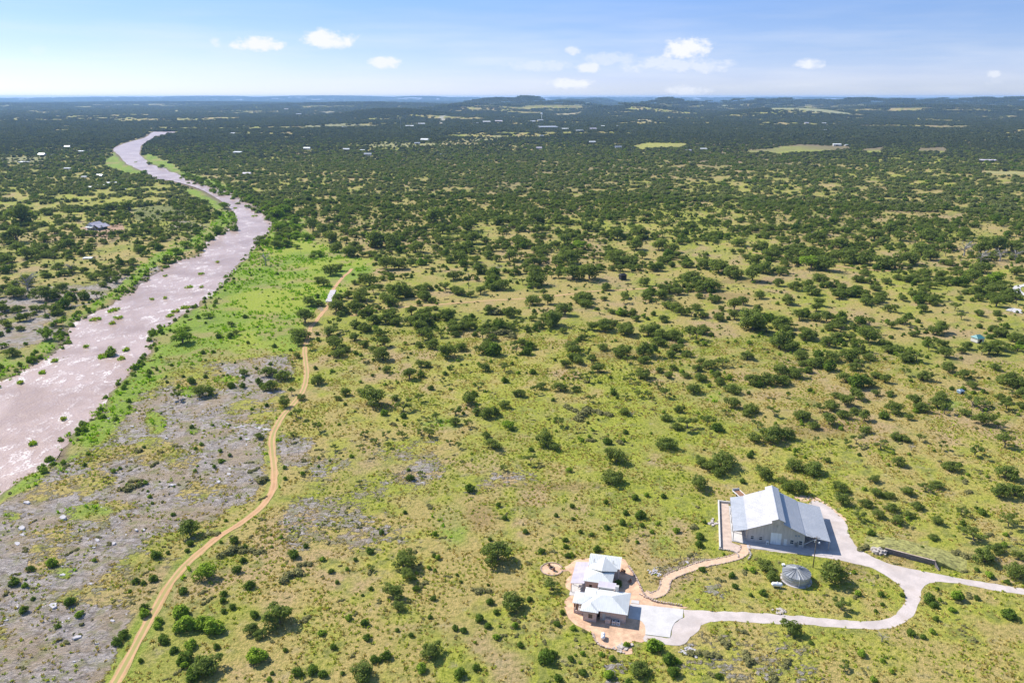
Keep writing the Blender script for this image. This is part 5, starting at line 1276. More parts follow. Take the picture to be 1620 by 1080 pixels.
# joined variants (crown and trunk in one mesh) for the uncountable rest
def joined(name, cmsh, tmsh):
    bm = bmesh.new(); bm.from_mesh(cmsh)
    me = bpy.data.meshes.new(name)
    if tmsh:
        n0 = len(bm.faces); bm.from_mesh(tmsh); bm.faces.ensure_lookup_table()
        for f in bm.faces[n0:]: f.material_index = 1
    bm.to_mesh(me); bm.free(); me.materials.append(cmsh.materials[0])
    if tmsh: me.materials.append(tmsh.materials[0])
    return me
def scatter(name, meshes, pts, scale, rot, idx, label, tilt=None):
    """one object whose node group sets a copy of a plant on every point"""
    if not len(pts): return
    c = bpy.data.collections.new(name + '_kinds')
    for i, me in enumerate(meshes):
        o = bpy.data.objects.new('%s_%03d' % (name, i), me); c.objects.link(o)
    me = bpy.data.meshes.new(name); me.vertices.add(len(pts)); me.vertices.foreach_set('co', np.asarray(pts, np.float32).ravel())
    sc = np.asarray(scale, np.float32)
    if sc.ndim == 1: sc = np.stack([sc] * 3, 1)
    me.attributes.new('sc', 'FLOAT_VECTOR', 'POINT').data.foreach_set('vector', sc.ravel())
    me.attributes.new('rz', 'FLOAT', 'POINT').data.foreach_set('value', np.asarray(rot, np.float32))
    me.attributes.new('pick', 'INT', 'POINT').data.foreach_set('value', np.asarray(idx, np.int32))
    me.update()
    ob = bpy.data.objects.new(name, me); COL.objects.link(ob)
    ng = bpy.data.node_groups.new(name + '_nodes', 'GeometryNodeTree')
    ng.interface.new_socket('Geometry', in_out='INPUT', socket_type='NodeSocketGeometry'); ng.interface.new_socket('Geometry', in_out='OUTPUT', socket_type='NodeSocketGeometry')
    N = ng.nodes; L = ng.links
    gi = N.new('NodeGroupInput'); go = N.new('NodeGroupOutput'); ip = N.new('GeometryNodeInstanceOnPoints'); ci = N.new('GeometryNodeCollectionInfo')
    ci.inputs['Collection'].default_value = c; ci.inputs['Separate Children'].default_value = True; ci.inputs['Reset Children'].default_value = True
    def na(nm, ty):
        a = N.new('GeometryNodeInputNamedAttribute'); a.data_type = ty; a.inputs[0].default_value = nm; return a.outputs[0]
    cx = N.new('ShaderNodeCombineXYZ'); L.new(na('rz', 'FLOAT'), cx.inputs[2])
    er = N.new('FunctionNodeEulerToRotation'); L.new(cx.outputs[0], er.inputs[0])
    L.new(gi.outputs[0], ip.inputs['Points']); L.new(ci.outputs[0], ip.inputs['Instance']); ip.inputs['Pick Instance'].default_value = True
    L.new(na('pick', 'INT'), ip.inputs['Instance Index']); L.new(er.outputs[0], ip.inputs['Rotation']); L.new(na('sc', 'FLOAT_VECTOR'), ip.inputs['Scale'])
    L.new(ip.outputs[0], go.inputs[0])
    md = ob.modifiers.new('plants', 'NODES'); md.node_group = ng
    return tag(ob, label, None, None, 'stuff')

# ------------------------------------------------------------------ hand-placed trees, read off the photograph (crop x, crop y of the foot, width; crops are 3x)
CR = {}
CR['F'] = (1080, 500, 'o', '''40,75,60 100,90,70 345,75,150 480,65,110 590,120,90 700,150,80 740,120,80 800,120,60 890,130,110 470,160,130 510,170,90 25,195,60 195,245,70,s 120,255,70 75,265,60 315,210,80 570,210,80 650,200,60,j 720,220,80 800,220,100 820,260,70 700,262,80,j 1065,220,100,s 1120,220,80,s 1060,285,50,s 1150,310,90 780,320,80 870,310,60 920,300,60 970,320,60 1240,150,60 1270,270,80 1340,300,70 1380,345,60 1430,190,70,s 1540,175,70,s 1600,170,60,g 1570,340,120 1490,260,60 1610,350,80 330,330,80 400,330,110 480,330,80 540,300,90 240,370,80 180,330,60 222,305,40,b 165,300,60 80,310,70 60,370,80 210,470,50,s 250,440,80 330,460,80 440,480,70,s 310,480,60 30,545,110,s 120,530,80,s 170,550,60,j 360,540,60,s 340,600,80 430,610,130 500,590,100 570,500,90 630,540,60 660,460,60,s 710,450,90 780,430,90 700,520,90 770,490,80 840,400,80 870,500,70 820,470,60 960,490,60,j 1010,470,90 1080,495,50 920,380,50 990,380,50 1110,420,80 1140,460,90 1220,440,90 1250,470,60,s 1390,440,100,s 1450,440,70,s 1550,450,80,s 1610,440,60 1440,520,100 1500,540,60,s 635,600,40,s 700,605,40,s 780,620,50,s 830,610,60,s 880,560,60 945,635,70,s 1020,590,70 1060,600,60 1130,600,50,s 1235,640,50,s 1030,715,70 1280,740,90 1400,670,90,s 1545,630,100,s 1550,780,110 1520,870,110 1590,860,90 210,730,140 140,740,90 100,720,80 170,765,70 400,780,90 480,800,60 540,740,90 640,760,110 560,850,100 500,830,60 690,695,40 90,830,100 770,900,90 760,840,80 840,975,60,s 880,910,70 920,860,60 910,790,60 985,870,60 940,960,70 1020,990,70 1000,930,70 1070,850,70 1120,920,70 1160,840,70,s 1210,820,70 1080,960,60 1210,990,60 1330,950,60,s 1560,1010,90,s 1400,1080,110,s 1195,1060,50 745,60,90 560,20,80 630,25,70 1000,60,60 1050,40,60 1100,100,50 1330,180,50 650,240,50 850,180,60 430,130,50 1090,640,50,d 1380,290,50,s''')
CR['E'] = (540, 500, 'o', '''10,170,70 60,120,60 110,150,60 190,215,110 200,150,70 210,270,50 290,175,30,s 370,75,90 380,90,60 370,245,50 405,245,50 370,150,50 430,160,80 500,200,110 570,165,70 540,80,60 580,60,60 320,305,80 515,270,40,s 685,265,60 775,265,60,s 680,180,90 720,190,90,j 880,185,60,j 900,160,60,j 1095,165,80 1240,165,60 1330,200,100 1440,200,120 1250,80,70 1350,95,90 1000,60,80 1460,100,90 1520,110,80 1580,120,90 1570,200,60 1110,295,40,s 1135,295,40,s 1180,320,70,s 1220,270,70 1370,320,60,s 1430,300,90 1510,270,50 1550,295,50 1580,260,50 140,435,140 100,380,60 20,380,60 290,460,90,s 250,400,50 365,410,50,s 480,330,40,s 465,370,30,s 600,420,90 650,355,50,s 690,490,90 640,470,60 730,470,50 790,535,70,g 770,440,60 850,385,60 830,380,50 920,370,50,s 950,350,60 1040,360,80 1110,360,50 1265,390,30,d 1300,370,30,s 1350,400,40,s 1410,390,50,s 1460,390,50,s 1540,390,60,s 1510,350,50,s 1030,525,60,s 1180,410,50,s 1340,470,60 1380,480,40,d 370,510,30,s 410,500,30,s 450,500,50,s 540,475,60,s 540,520,60 600,530,50,s 110,580,50,s 160,610,50,s 90,635,40,s 210,580,50,s 220,630,40,s 290,580,50,s 380,570,60,s 415,580,60,s 510,610,40,s 555,630,40,s 685,580,50 720,635,85 970,625,110 1010,640,60 900,705,75,s 770,740,40,s 1083,740,40,g 1310,700,115 1285,800,115 1545,635,100 1545,500,60 1595,540,60 325,780,50,j 375,760,35,s 85,805,35,s 1600,460,60 1090,450,90,w 1160,470,120,w 1120,500,90,w 1230,470,90,w 1280,480,70,w 1190,600,60,w 1265,610,50,j 1325,605,60,w 760,95,110,w 810,100,90,w''')
CR['B'] = (540, 180, 'o', '''30,680,90 160,640,140 240,640,110 350,660,90 60,640,60 130,820,110 210,740,90 270,740,90 90,890,100 200,900,90 260,880,110 240,915,80 300,860,90 390,890,80 430,900,50 430,520,110 480,570,80 580,600,60 560,660,70 620,620,90 600,560,110 750,530,80 820,520,70 570,710,90 650,760,90 700,690,70 740,760,60,d 800,700,90 850,630,90 860,560,60 930,570,60 910,725,80 920,820,120 910,770,90 760,840,90 660,860,60 530,790,80 550,860,60 380,720,60,b 930,520,80 1030,520,80 1060,620,80 1160,560,60 1090,720,130 1040,700,60 1150,650,90,g 1100,790,120 1180,790,120 1260,840,60 1310,720,110 1370,725,110 1400,650,90 1430,690,60 1510,650,90 1580,660,80 1500,750,70 1420,590,100 1310,600,80 1090,600,60 1160,900,90 1130,890,60 910,910,80 980,905,70 1060,960,90 1000,1010,110 960,1000,60 740,960,150,w 800,970,90 700,950,70 500,980,80 520,1020,60 365,1020,110 400,1050,60 210,1000,90 150,1000,80 230,970,80 60,940,90 330,960,70 60,1020,70 180,1060,60 570,1030,70 540,1060,50 1250,1030,90 1300,1010,60 1350,1050,90 1480,1040,80 1530,990,60 1520,880,80 1560,850,60 1440,820,60 1590,940,80 1390,960,50 1330,960,60,b 1280,950,50 820,610,40 940,1020,60 100,970,60 440,980,50''')
CR['C'] = (1080, 180, 'o', '''60,820,120 130,840,110 110,740,90 180,760,110 250,780,110 340,800,110 390,760,100 360,720,90 460,820,60 520,830,50 430,690,90 620,740,120,g 690,750,120 610,700,90 720,700,80 800,710,110 870,720,110 960,740,110 1020,720,90 1100,720,120 1150,680,110 1190,700,90 1270,650,80 1350,680,110,d 1430,670,110 1500,660,110 1580,660,90 1430,715,110,d 1520,705,110,d 1590,700,90,d 530,655,70 460,660,60 390,640,60 270,630,80 650,610,90 750,640,90 840,610,60 920,600,80 960,620,60 1040,605,80 1000,570,90 1170,600,90 1240,605,80 1350,590,80 1590,770,80 1430,760,110 1380,800,90 1500,800,90,g 1440,830,100 1480,860,100 1560,880,90 1500,920,80 1400,860,70 870,770,60 970,810,60 660,800,80 620,860,90 750,880,70 830,800,60 880,910,70 820,870,60 950,880,60 1080,800,60 1180,830,60 1220,890,60,s 1230,780,60 510,910,80 370,880,60 290,910,60 250,940,90 170,980,60 360,950,60 440,970,50,w 580,965,70,j 640,940,60 690,990,80 760,990,80,j 850,1000,70,j 340,1030,120 100,1050,70 35,1040,50 600,1070,80 500,1050,80 700,1030,60 880,1060,80 980,940,50 1050,890,50 1150,940,60 1300,940,60,s 1330,980,50,s 1410,960,60 1500,960,50 1540,1020,40,j''')
CR['A'] = (0, 180, 'o', '''80,525,150 210,480,50 330,480,50 250,570,60 155,560,40 60,615,120 20,620,80 110,690,110 70,660,80 20,710,80 205,610,60 430,620,50 320,650,90 500,460,60 600,460,70 210,730,40 270,740,60 330,760,80,d 430,790,60 345,850,40 110,850,150,d 50,880,120 200,890,110 240,890,80 60,840,90 650,650,40,w 730,640,60 670,660,50,g 830,670,60,g 785,705,60 880,640,60,g 1255,725,90,d 1230,610,60 1300,640,70 1320,560,80,g 1310,500,80,g 1350,480,70,g 1370,440,60,g 1400,600,40,g 1450,600,70,g 1480,560,90 1530,580,90 1560,610,90 1510,680,60,g 1475,690,40 1590,660,80 1550,550,60 1530,820,80 1560,770,90 1600,750,60 1470,915,80 1510,915,60 1440,1000,110 1400,1060,60 1590,950,100 1560,1060,90 985,970,50,g 1160,970,30,j 765,260,35,g 875,280,50 705,245,30 680,290,40,g 210,1075,80,g 260,1010,60,g 1060,450,60,g 1110,560,50,b 1030,570,60,b 990,600,50,b 940,650,50,b''')
CR['D'] = (0, 500, 'o', '''855,135,110,g 880,70,40,g 15,150,40,g 45,195,80 145,220,50,g 1095,50,40 1090,105,40,j 1120,90,40 1035,105,40,j 1420,120,100 1410,140,60 1470,165,50,s 1410,200,40 1380,375,40,s 1345,435,60 1340,400,40 1425,400,50 1405,490,70,s 1265,430,25,j 1225,585,50 1510,550,60,s 1390,575,40,s 1590,160,90 1600,200,80 1605,400,40 1590,640,40,s 1230,800,110,w 600,830,110,w 1300,150,30,j 960,180,30,j 1010,175,20,j 520,200,70,b 575,195,50,w 300,210,60,w 725,710,50,w 765,650,30,w 1245,870,40,w 1200,740,60,w 720,90,50,b 1180,700,40,w''')
CR['G'] = (0, 720, 'j', '''890,392,115,o 970,592,125,g 1315,822,165,o 1190,850,80,o 1230,872,70,o 960,1062,160,o 870,840,110,b 960,830,100,b 850,770,90,b 1010,850,110,b 900,920,70,b 880,985,80 910,1070,90 580,870,60 550,905,60 770,890,60 735,490,60 725,600,50 680,740,50 865,660,50 1110,420,50 1160,445,35 1450,440,30 1390,490,60 1120,560,50 1150,510,40 1180,635,60 1440,530,80,w 1370,590,120,w 1100,730,40 1060,750,30 1025,920,40 1210,990,110,b 1410,1050,60 1480,1040,60 1530,1055,50 1580,920,40 325,715,60 60,620,60 140,550,40 115,455,50,w 105,750,50 330,470,60,w 515,425,40,w 395,345,30,w 1090,480,120,w 1190,470,100,w 1000,385,70,w 900,430,40 885,460,30 820,290,30 795,470,25 640,610,40 680,615,30 750,800,50,b 980,700,60,w 1055,700,40 820,940,50 780,900,40 1440,790,70,w 680,770,60,b 240,530,60,b 960,660,50,w 1240,310,40,w 640,130,60,w 690,350,25,w 1570,560,35 370,770,50,b''')
CR['H'] = (540, 720, 'j', '''290,545,130,o 320,595,80,o 740,522,160,o 245,690,100,o 275,740,70,o 810,745,125,o 425,975,115,o 1000,652,80,s 100,1072,130,o 1410,1045,105,o 655,792,50 120,880,45 210,972,60 155,985,50 705,710,45 735,755,35 640,1022,45 850,912,40 970,992,90 1000,962,60 1090,977,40 1145,1045,50 1030,1072,50 1270,1060,60,b 380,1032,60,b 560,1057,70 1050,755,30 1025,812,40 705,407,25 745,245,30 775,307,35 875,372,35 950,467,40 1065,412,35 1065,442,30 1075,487,35 1215,460,45 1350,282,40 1420,303,60 1335,332,40 1430,342,30 1260,352,35 1095,250,30 1255,233,30 1530,203,35 1395,213,40 1100,308,25 1020,293,25 190,375,35 135,468,45 355,645,40 435,690,35 140,640,30 180,700,40,w 420,775,30 330,862,30 105,808,30 265,837,25 540,832,40 580,842,40 695,822,40 1490,935,90,b 1580,1052,70 1560,995,80 1312,625,45 140,550,40,s 1010,465,40,w 505,580,40,w 890,520,40,w 440,485,25 1190,385,30 1135,370,25 1355,910,40,b''')
CR['I'] = (1080, 720, 'j', '''720,622,145,o 765,752,100,s 395,552,90,o 430,602,80,o 535,862,105,o 955,895,80,d 775,1030,60,s 1560,780,80 1175,702,65 1195,725,50 1285,745,40,b 1205,787,35 1400,687,35 1090,857,50 1145,872,35 1045,672,30 945,670,35 950,715,25 920,747,25 385,667,45 250,632,35 235,582,40 325,670,25 95,552,40 85,402,50 80,435,50 70,250,40,w 875,452,80,w 955,415,60,w 1545,612,35 1400,552,30 1140,442,20 1450,522,120,o 1500,470,80,o 1590,590,110,o 1600,500,60,o 200,910,90,w 80,960,110,w 150,960,80,w 310,990,110,w 505,1000,80,w 160,1060,80,w 440,1075,80,w 290,850,60,w 1310,690,70,b 1210,640,25 60,350,80,w 40,480,40,w 180,600,50,w 320,725,40,w 880,1020,30,d 905,625,22,d 1330,840,40,w 1260,1040,40,w''')
HAND = []
for k, (ox, oy, dk, txt) in CR.items():
    for tkn in txt.split():
        q = tkn.split(','); HAND.append([ox + float(q[0]) / 3, oy + float(q[1]) / 3, float(q[2]) / 3, q[3] if len(q) > 3 else dk])
HAND.append([979, 928, 15, 'j'])
BO2 = [(float(bl(a, b)[0]), float(bl(a, b)[1])) for a, b in ((-4, -7), (27, -4), (27, 21), (-4, 22))]
OAKK = ('o', 's', 'g', 'd')
trees, bushes = [], []
for px, py, w, k in HAND:
    x, y, z = GT(px, py)
    wm = w * depth(x, y) / FOC
    rad = wm / 2
    if k in ('o', 'g'): wm *= 1.05
    if k in ('s',): wm *= 1.1
    y2 = y + (.25 * wm)          # the foot sits behind the lower edge of the crown
    if inpoly(np.array([x]), np.array([y2]), BO2)[0]: continue
    (trees if k in OAKK else bushes).append((x, y2, Tz(x, y2), wm, k, px, py, w))
trees.sort(key=lambda t: -t[7]); bushes.sort(key=lambda t: -t[7])
g_ = np.random.default_rng(5)
def wedge_grid(cell, r0, r1, jit=.9):
    xs = np.arange(-r1 * .82, r1 * .82, cell); ys = np.arange(0, r1, cell)
    X, Y = np.meshgrid(xs, ys); X = X.ravel(); Y = Y.ravel(); r = np.hypot(X, Y)
    k = (r > r0) & (r < r1) & (np.abs(np.arctan2(X, Y)) < R(43)); X = X[k]; Y = Y[k]
    return X + g_.uniform(-.5, .5, len(X)) * cell * jit, Y + g_.uniform(-.5, .5, len(Y)) * cell * jit
def off_river(X, Y, m=2.0):
    k = np.ones(len(X), bool); q = (X < 60)
    k[q] = sdist(X[q], Y[q], RIVER) > m * (1 + np.hypot(X[q], Y[q]) / 700)
    return k
SHEETS = [gpoly(DR), gpoly(TE), BO2]
def clear_site(X, Y, m=1.5, t=3.0):
    k = np.ones(len(X), bool); q = (np.hypot((X - SITE[0]) / 110, (Y - SITE[1]) / 60) < 1)
    for P in SHEETS + [[hl(-1, -12), hl(30, -16), hl(30, 0), hl(9, 12), hl(-4, 9)]]: k[q] &= sdist(X[q], Y[q], P) > m
    k[q] &= dseg(X[q], Y[q], [tuple(p) for p in FPW]) > m + 1.2
    q = np.hypot(X, Y) < 700; k[q] &= dseg(X[q], Y[q], TRACK_W[::2]) > t
    return k
RB = [tuple(p) for p in smooth_line(gpoly([(285, 278), (345, 303), (395, 322), (425, 340), (438, 358), (432, 375), (420, 392)]), 4)]
# ---- random bushes near: sizes and density by noise
X, Y = wedge_grid(5.2, 90, 950); c = cover(X, Y)
pr = .10 + .30 * sstep(.45, .62, fbm(X / 38, Y / 38, 201, 3)) + .30 * sstep(360, 250, c['py'] * 0 + np.hypot(X, Y) * -1 + 800)
pr = .035 + .22 * sstep(.47, .62, fbm(X / 38, Y / 38, 201, 3)) + .32 * sstep(230, 480, np.hypot(X, Y))
k = (g_.random(len(X)) < pr * (1 - .8 * c['lush']) * (1 - .35 * c['rock'])) & off_river(X, Y) & clear_site(X, Y); X, Y = X[k], Y[k]
c = {q: v[k] for q, v in c.items()}
zz = T(X, Y); kind = g_.random(len(X)); w_ = g_.gamma(3, .40, len(X)) + .5
w_ = np.minimum(w_, 4.5)
jb = kind < .42; wb = (kind >= .42) & (kind < .86); bb = kind >= .88
rnd_b = [(float(X[i]), float(Y[i]), float(zz[i]), float(w_[i] * (1.25 if wb[i] else 1)), 'j' if jb[i] else 'w' if wb[i] else 'b', float(c['px'][i]), float(c['py'][i]), 0.0) for i in range(len(X))]
inview = lambda t: -5 < t[5] < 1625 and t[6] < 1095
allb = [list(b) for b in bushes] + [list(b) for b in rnd_b]
for b in allb: b[7] = b[3] * FOC / float(depth(b[0], b[1])) * (1 if inview(b) else 0)
allb.sort(key=lambda b: -b[7])
TREE_N, BUSH_N = 298, 298
ind_t, rest_t = trees[:TREE_N], trees[TREE_N:]
ind_b, rest_b = allb[:BUSH_N], allb[BUSH_N:]
# ---- labels from landmarks one can find in the photograph
LM = [('the barn', 1235, 830), ('the round water tank', 1260, 915), ('the house', 945, 930), ('the concrete slab', 1040, 985), ('the fire circle', 873, 900), ('the drive junction', 1440, 935), ('the retaining wall', 1440, 880),
      ('the teal-roofed hut', 1545, 535), ('the blue feeder box', 1519, 620), ('the pale gravel bend', 1612, 462), ('the black hunting blind', 985, 438), ('the lone pole', 741, 447), ('the concrete strip', 524, 468), ('the sharp track bend', 433, 770),
      ('the pale stone shelf', 400, 677), ('the bare rock patch', 668, 712), ('the brown grass patch', 765, 820), ('the river house', 154, 357), ('the river shed', 139, 408), ('the river narrows', 420, 350), ("the track's bottom end", 190, 1050),
      ('the rock flat', 60, 900), ('the river islands', 190, 490), ('the riverside meadow', 285, 540), ('the sandy cross track', 880, 468), ('the bright trackside lawns', 520, 512), ('the lower drive', 1350, 990), ("the picture's bottom right", 1560, 1040),
      ('the bottom centre', 700, 1060), ('the middle clearing', 780, 640), ('the bare stony clearing', 960, 590), ('the right pasture', 1400, 700), ('the upper right thicket', 1400, 410), ('the wooded distance', 900, 380), ('the near slope', 560, 930), ('the long shrub patch', 940, 655), ('the far pasture clearing', 1250, 560)]
ORD = ['nearest', 'second nearest', 'third nearest', 'fourth nearest', 'fifth nearest', 'sixth nearest', 'seventh nearest', 'eighth nearest', 'ninth nearest', 'tenth nearest', 'eleventh nearest', 'twelfth nearest', 'thirteenth nearest', 'fourteenth nearest', 'fifteenth nearest', 'sixteenth nearest', 'seventeenth nearest', 'eighteenth nearest', 'nineteenth nearest', 'twentieth nearest']
DESC = {'o': 'dark green spreading oak', 's': 'thin open-crowned oak', 'g': 'bright green tree', 'd': 'bare grey leafless tree', 'j': 'dark round juniper bush', 'w': 'low grey-green shrub clump', 'b': 'bright green bush'}
def label_all(items):
    bins = {}
    for i, t in enumerate(items):
        px, py = t[5], t[6]
        j = min(range(len(LM)), key=lambda q: math.hypot(px - LM[q][1], (py - LM[q][2]) * 1.4))
        dx, dy = px - LM[j][1], (py - LM[j][2]) * 1.4
        a = math.degrees(math.atan2(-dy, dx)) % 360
        sec = ['right of', 'up right of', 'above', 'up left of', 'left of', 'down left of', 'below', 'down right of'][int(((a + 22.5) % 360) // 45)]
        bins.setdefault((t[4], j, sec), []).append((math.hypot(dx, dy), i))
    out = [None] * len(items)
    for (k, j, sec), L in bins.items():
        L.sort()
        for r_, (d, i) in enumerate(L):
            w = items[i][7]; size = 'large' if w > 38 else 'small' if w < (16 if k in OAKK else 9) else 'mid-sized'
            out[i] = '%s %s, %s %s %s' % (size, DESC[k], ORD[min(r_, 19)], sec, LM[j][0]) if len(L) > 1 else '%s %s, the one %s %s' % (size, DESC[k], sec, LM[j][0])
    return out
NAMES = {'o': 'oak_tree', 's': 'oak_tree', 'g': 'broadleaf_tree', 'd': 'dead_tree', 'j': 'juniper_bush', 'w': 'shrub_clump', 'b': 'green_bush'}
GRP = {'o': 'live oaks scattered over the ranch pasture', 's': 'live oaks scattered over the ranch pasture', 'g': 'bright green broadleaf trees', 'd': 'bare dead trees', 'j': 'juniper bushes dotted over the pasture', 'w': 'low shrub clumps', 'b': 'bright green bushes'}
CAT = {'o': 'tree', 's': 'tree', 'g': 'tree', 'd': 'tree', 'j': 'bush', 'w': 'shrub', 'b': 'bush'}
def place(items):
    labs = label_all(items)
    for t, lb in zip(items, labs):
        x, y, z, wm, k = t[:5]; cm_, tm = random.choice(PR[k]); hs_ = random.uniform(.88, 1.12)
        if k == 's': hs_ *= .85
        e = bpy.data.objects.new(NAMES[k], None); COL.objects.link(e); e.location = (x, y, z - .05); e.rotation_euler = (0, 0, random.uniform(0, 6.28)); s = wm / 2
        an_ = random.uniform(.84, 1.18); e.scale = (s * an_, s / an_, s * hs_ * (.95 if k in OAKK else .9)); e['label'] = lb; e['category'] = CAT[k]; e['group'] = GRP[k]
        o = bpy.data.objects.new('crown' if k in OAKK else 'foliage', cm_); COL.objects.link(o); o.parent = e
        if tm and (k in OAKK or t[7] > 18):
            o = bpy.data.objects.new('trunk' if k in OAKK else 'stem', tm); COL.objects.link(o); o.parent = e
place(ind_t); place(ind_b)

# low grey-green scrub creeping over the near pasture and the rock
X, Y = wedge_grid(2.6, 95, 420); c = cover(X, Y)
k = (g_.random(len(X)) < .55 * sstep(.58, .70, fbm(X / 13, Y / 13, 401, 3)) * (1 - .8 * c['lush'])) & off_river(X, Y) & clear_site(X, Y, .6, 2.6); X, Y = X[k], Y[k]
zz = T(X, Y); rest_b = rest_b + [(float(X[i]), float(Y[i]), float(zz[i]), float(g_.uniform(.8, 2.2)), 'w' if g_.random() < .75 else 'b') for i in range(len(X))]
# ---- the rest: uncountable scrub and woodland
KJ = {k: [joined(NAMES[k], *p) for p in PR[k]] for k in PR}
def scat_list(name, items, label):
    meshes = []; off = {}
    for k in KJ: off[k] = len(meshes); meshes += KJ[k]
    pts = [(t[0], t[1], t[2] - .05) for t in items]; s = np.array([t[3] / 2 for t in items])
    idx = [off[t[4]] + random.randrange(len(KJ[t[4]])) for t in items]
    sc = np.stack([s, s, s * g_.uniform(.8, 1.1, len(s))], 1)
    scatter(name, meshes, pts, sc, g_.uniform(0, 6.28, len(s)), idx, label)
extra = []
# smaller oaks that fill the middle distance
X, Y = wedge_grid(5.6, 330, 1000); c = cover(X, Y)
k = (g_.random(len(X)) < c['dens'] * .72) & off_river(X, Y, 2) & clear_site(X, Y, 2); X, Y = X[k], Y[k]; zz = T(X, Y)
for i in range(len(X)):
    q = random.random(); wm = random.uniform(4.5, 9.5) if q < .75 else random.uniform(2.4, 4.5)
    extra.append((float(X[i]), float(Y[i]), float(zz[i]), wm, 'o' if q < .48 else 's' if q < .70 else 'j' if q < .95 else 'd' if q < .965 else 'g'))
# bright belt of trees along the right bank upstream
for i in range(230):
    p = random.choice(RB); x = p[0] + random.gauss(0, 9) + 12; y = p[1] + random.gauss(0, 12)
    extra.append((x, y, Tz(x, y), random.uniform(4, 10), 'g' if random.random() < .62 else 'o'))
scat_list('oak_scrub', rest_t + extra, 'mass of oaks and junipers covering the middle distance')
scat_list('bush_scrub', rest_b, 'countless small bushes dotted over the pasture')
X, Y = wedge_grid(6.6, 960, 2700); c = cover(X, Y)
k = (g_.random(len(X)) < c['dens'] * .78) & off_river(X, Y, 3); X, Y = X[k], Y[k]; Z = T(X, Y) - .4
FM = [np_mesh('far_crown', *tree_mesh(2000 + i, 'far')[:2], M['oak_far']) for i in range(8)]
FM += [np_mesh('far_crown', *tree_mesh(2100 + i, 'far')[:2], M['juniper']) for i in range(2)]
s = 2.0 + 3.4 * g_.random(len(X)) ** 1.5
FM += [np_mesh('far_crown', *tree_mesh(2150 + i, 'far')[:2], M['forest_far']) for i in range(6)]
rr_ = np.hypot(X, Y); pk = np.where(g_.random(len(X)) < sstep(1300, 2700, rr_), 10 + g_.integers(0, 6, len(X)), g_.integers(0, 10, len(X)))
scatter('far_woodland', FM, np.stack([X, Y, Z], 1), np.stack([s, s, s * g_.uniform(.8, 1.1, len(s))], 1), g_.uniform(0, 6.28, len(s)), pk, 'dark oak and juniper woodland beyond the pasture')
X, Y = wedge_grid(19, 2550, 6500); c = cover(X, Y)
k = (g_.random(len(X)) < c['dens'] * .86) & off_river(X, Y, 4); X, Y = X[k], Y[k]; Z = T(X, Y) - .8
FM = [np_mesh('wood_patch', *tree_mesh(2200 + i, 'clump')[:2], M['forest_far']) for i in range(7)]
s = g_.uniform(10, 17, len(X)) 
scatter('distant_woodland', FM, np.stack([X, Y, Z], 1), np.stack([s, s, s * g_.uniform(.8, 1.25, len(s))], 1), g_.uniform(0, 6.28, len(s)), g_.integers(0, 7, len(s)), 'wooded plain stretching to the far hills')
X, Y = wedge_grid(88, 6300, 27000); c = cover(X, Y)
k = (g_.random(len(X)) < np.clip(c['dens'] * 1.05, 0, .96)); X, Y = X[k], Y[k]; Z = T(X, Y) - 1.5
FM = [np_mesh('forest_stand', *tree_mesh(2300 + i, 'wood')[:2], M['forest_far']) for i in range(6)]
s = g_.uniform(46, 74, len(X))
scatter('horizon_forest', FM, np.stack([X, Y, Z], 1), np.stack([s, s, s * g_.uniform(.9, 1.4, len(s))], 1), g_.uniform(0, 6.28, len(s)), g_.integers(0, 6, len(s)), 'blue-green forest carpet on the horizon hills')

# ---- grass tufts, weeds, rocks
def tufts(name, n_cell, r0, r1, sel, mat, smin, smax, label, seed, hz_=1.0):
    X, Y = wedge_grid(n_cell, r0, r1); c = cover(X, Y); k = sel(X, Y, c) & off_river(X, Y, .2) & clear_site(X, Y, -.15, 1.35); X, Y = X[k], Y[k]; Z = T(X, Y)
    ms = [np_mesh('grass_tuft', *tree_mesh(seed + i, 'tuft')[:2], M[mat]) for i in range(5)]
    s = g_.uniform(smin, smax, len(X)) * (1 + np.hypot(X, Y) / 900)
    scatter(name, ms, np.stack([X, Y, Z - .03], 1), np.stack([s, s, s * hz_], 1), g_.uniform(0, 6.28, len(s)), g_.integers(0, 5, len(s)), label)
tufts('dry_grass', 1.35, 100, 400, lambda X, Y, c: (g_.random(len(X)) < .75 * sstep(.40, .6, fbm(X / 6, Y / 6, 301, 3)) * (1 - c['rock'] * .6) * (1 - c['lush'] * .8)), 'grass_dry', .45, .95, 'tan tufts of dry grass across the pasture', 3000, .6)
tufts('green_grass', 1.5, 100, 420, lambda X, Y, c: (g_.random(len(X)) < .8 * sstep(.45, .62, fbm(X / 11, Y / 11, 311, 4)) * (1 - c['rock'] * .55) * (1 - c['lush'] * .5)), 'grass_green', .45, 1.0, 'green tufts of grass across the pasture', 3100, .6)
tufts('riverbank_grass', 2.1, 150, 900, lambda X, Y, c: (g_.random(len(X)) < .4 * c['lush'] * sstep(.4, .6, fbm(X / 12, Y / 12, 321, 3))), 'grass_lush', .7, 1.5, 'lush green grass and reeds along the river banks', 3200, .9)
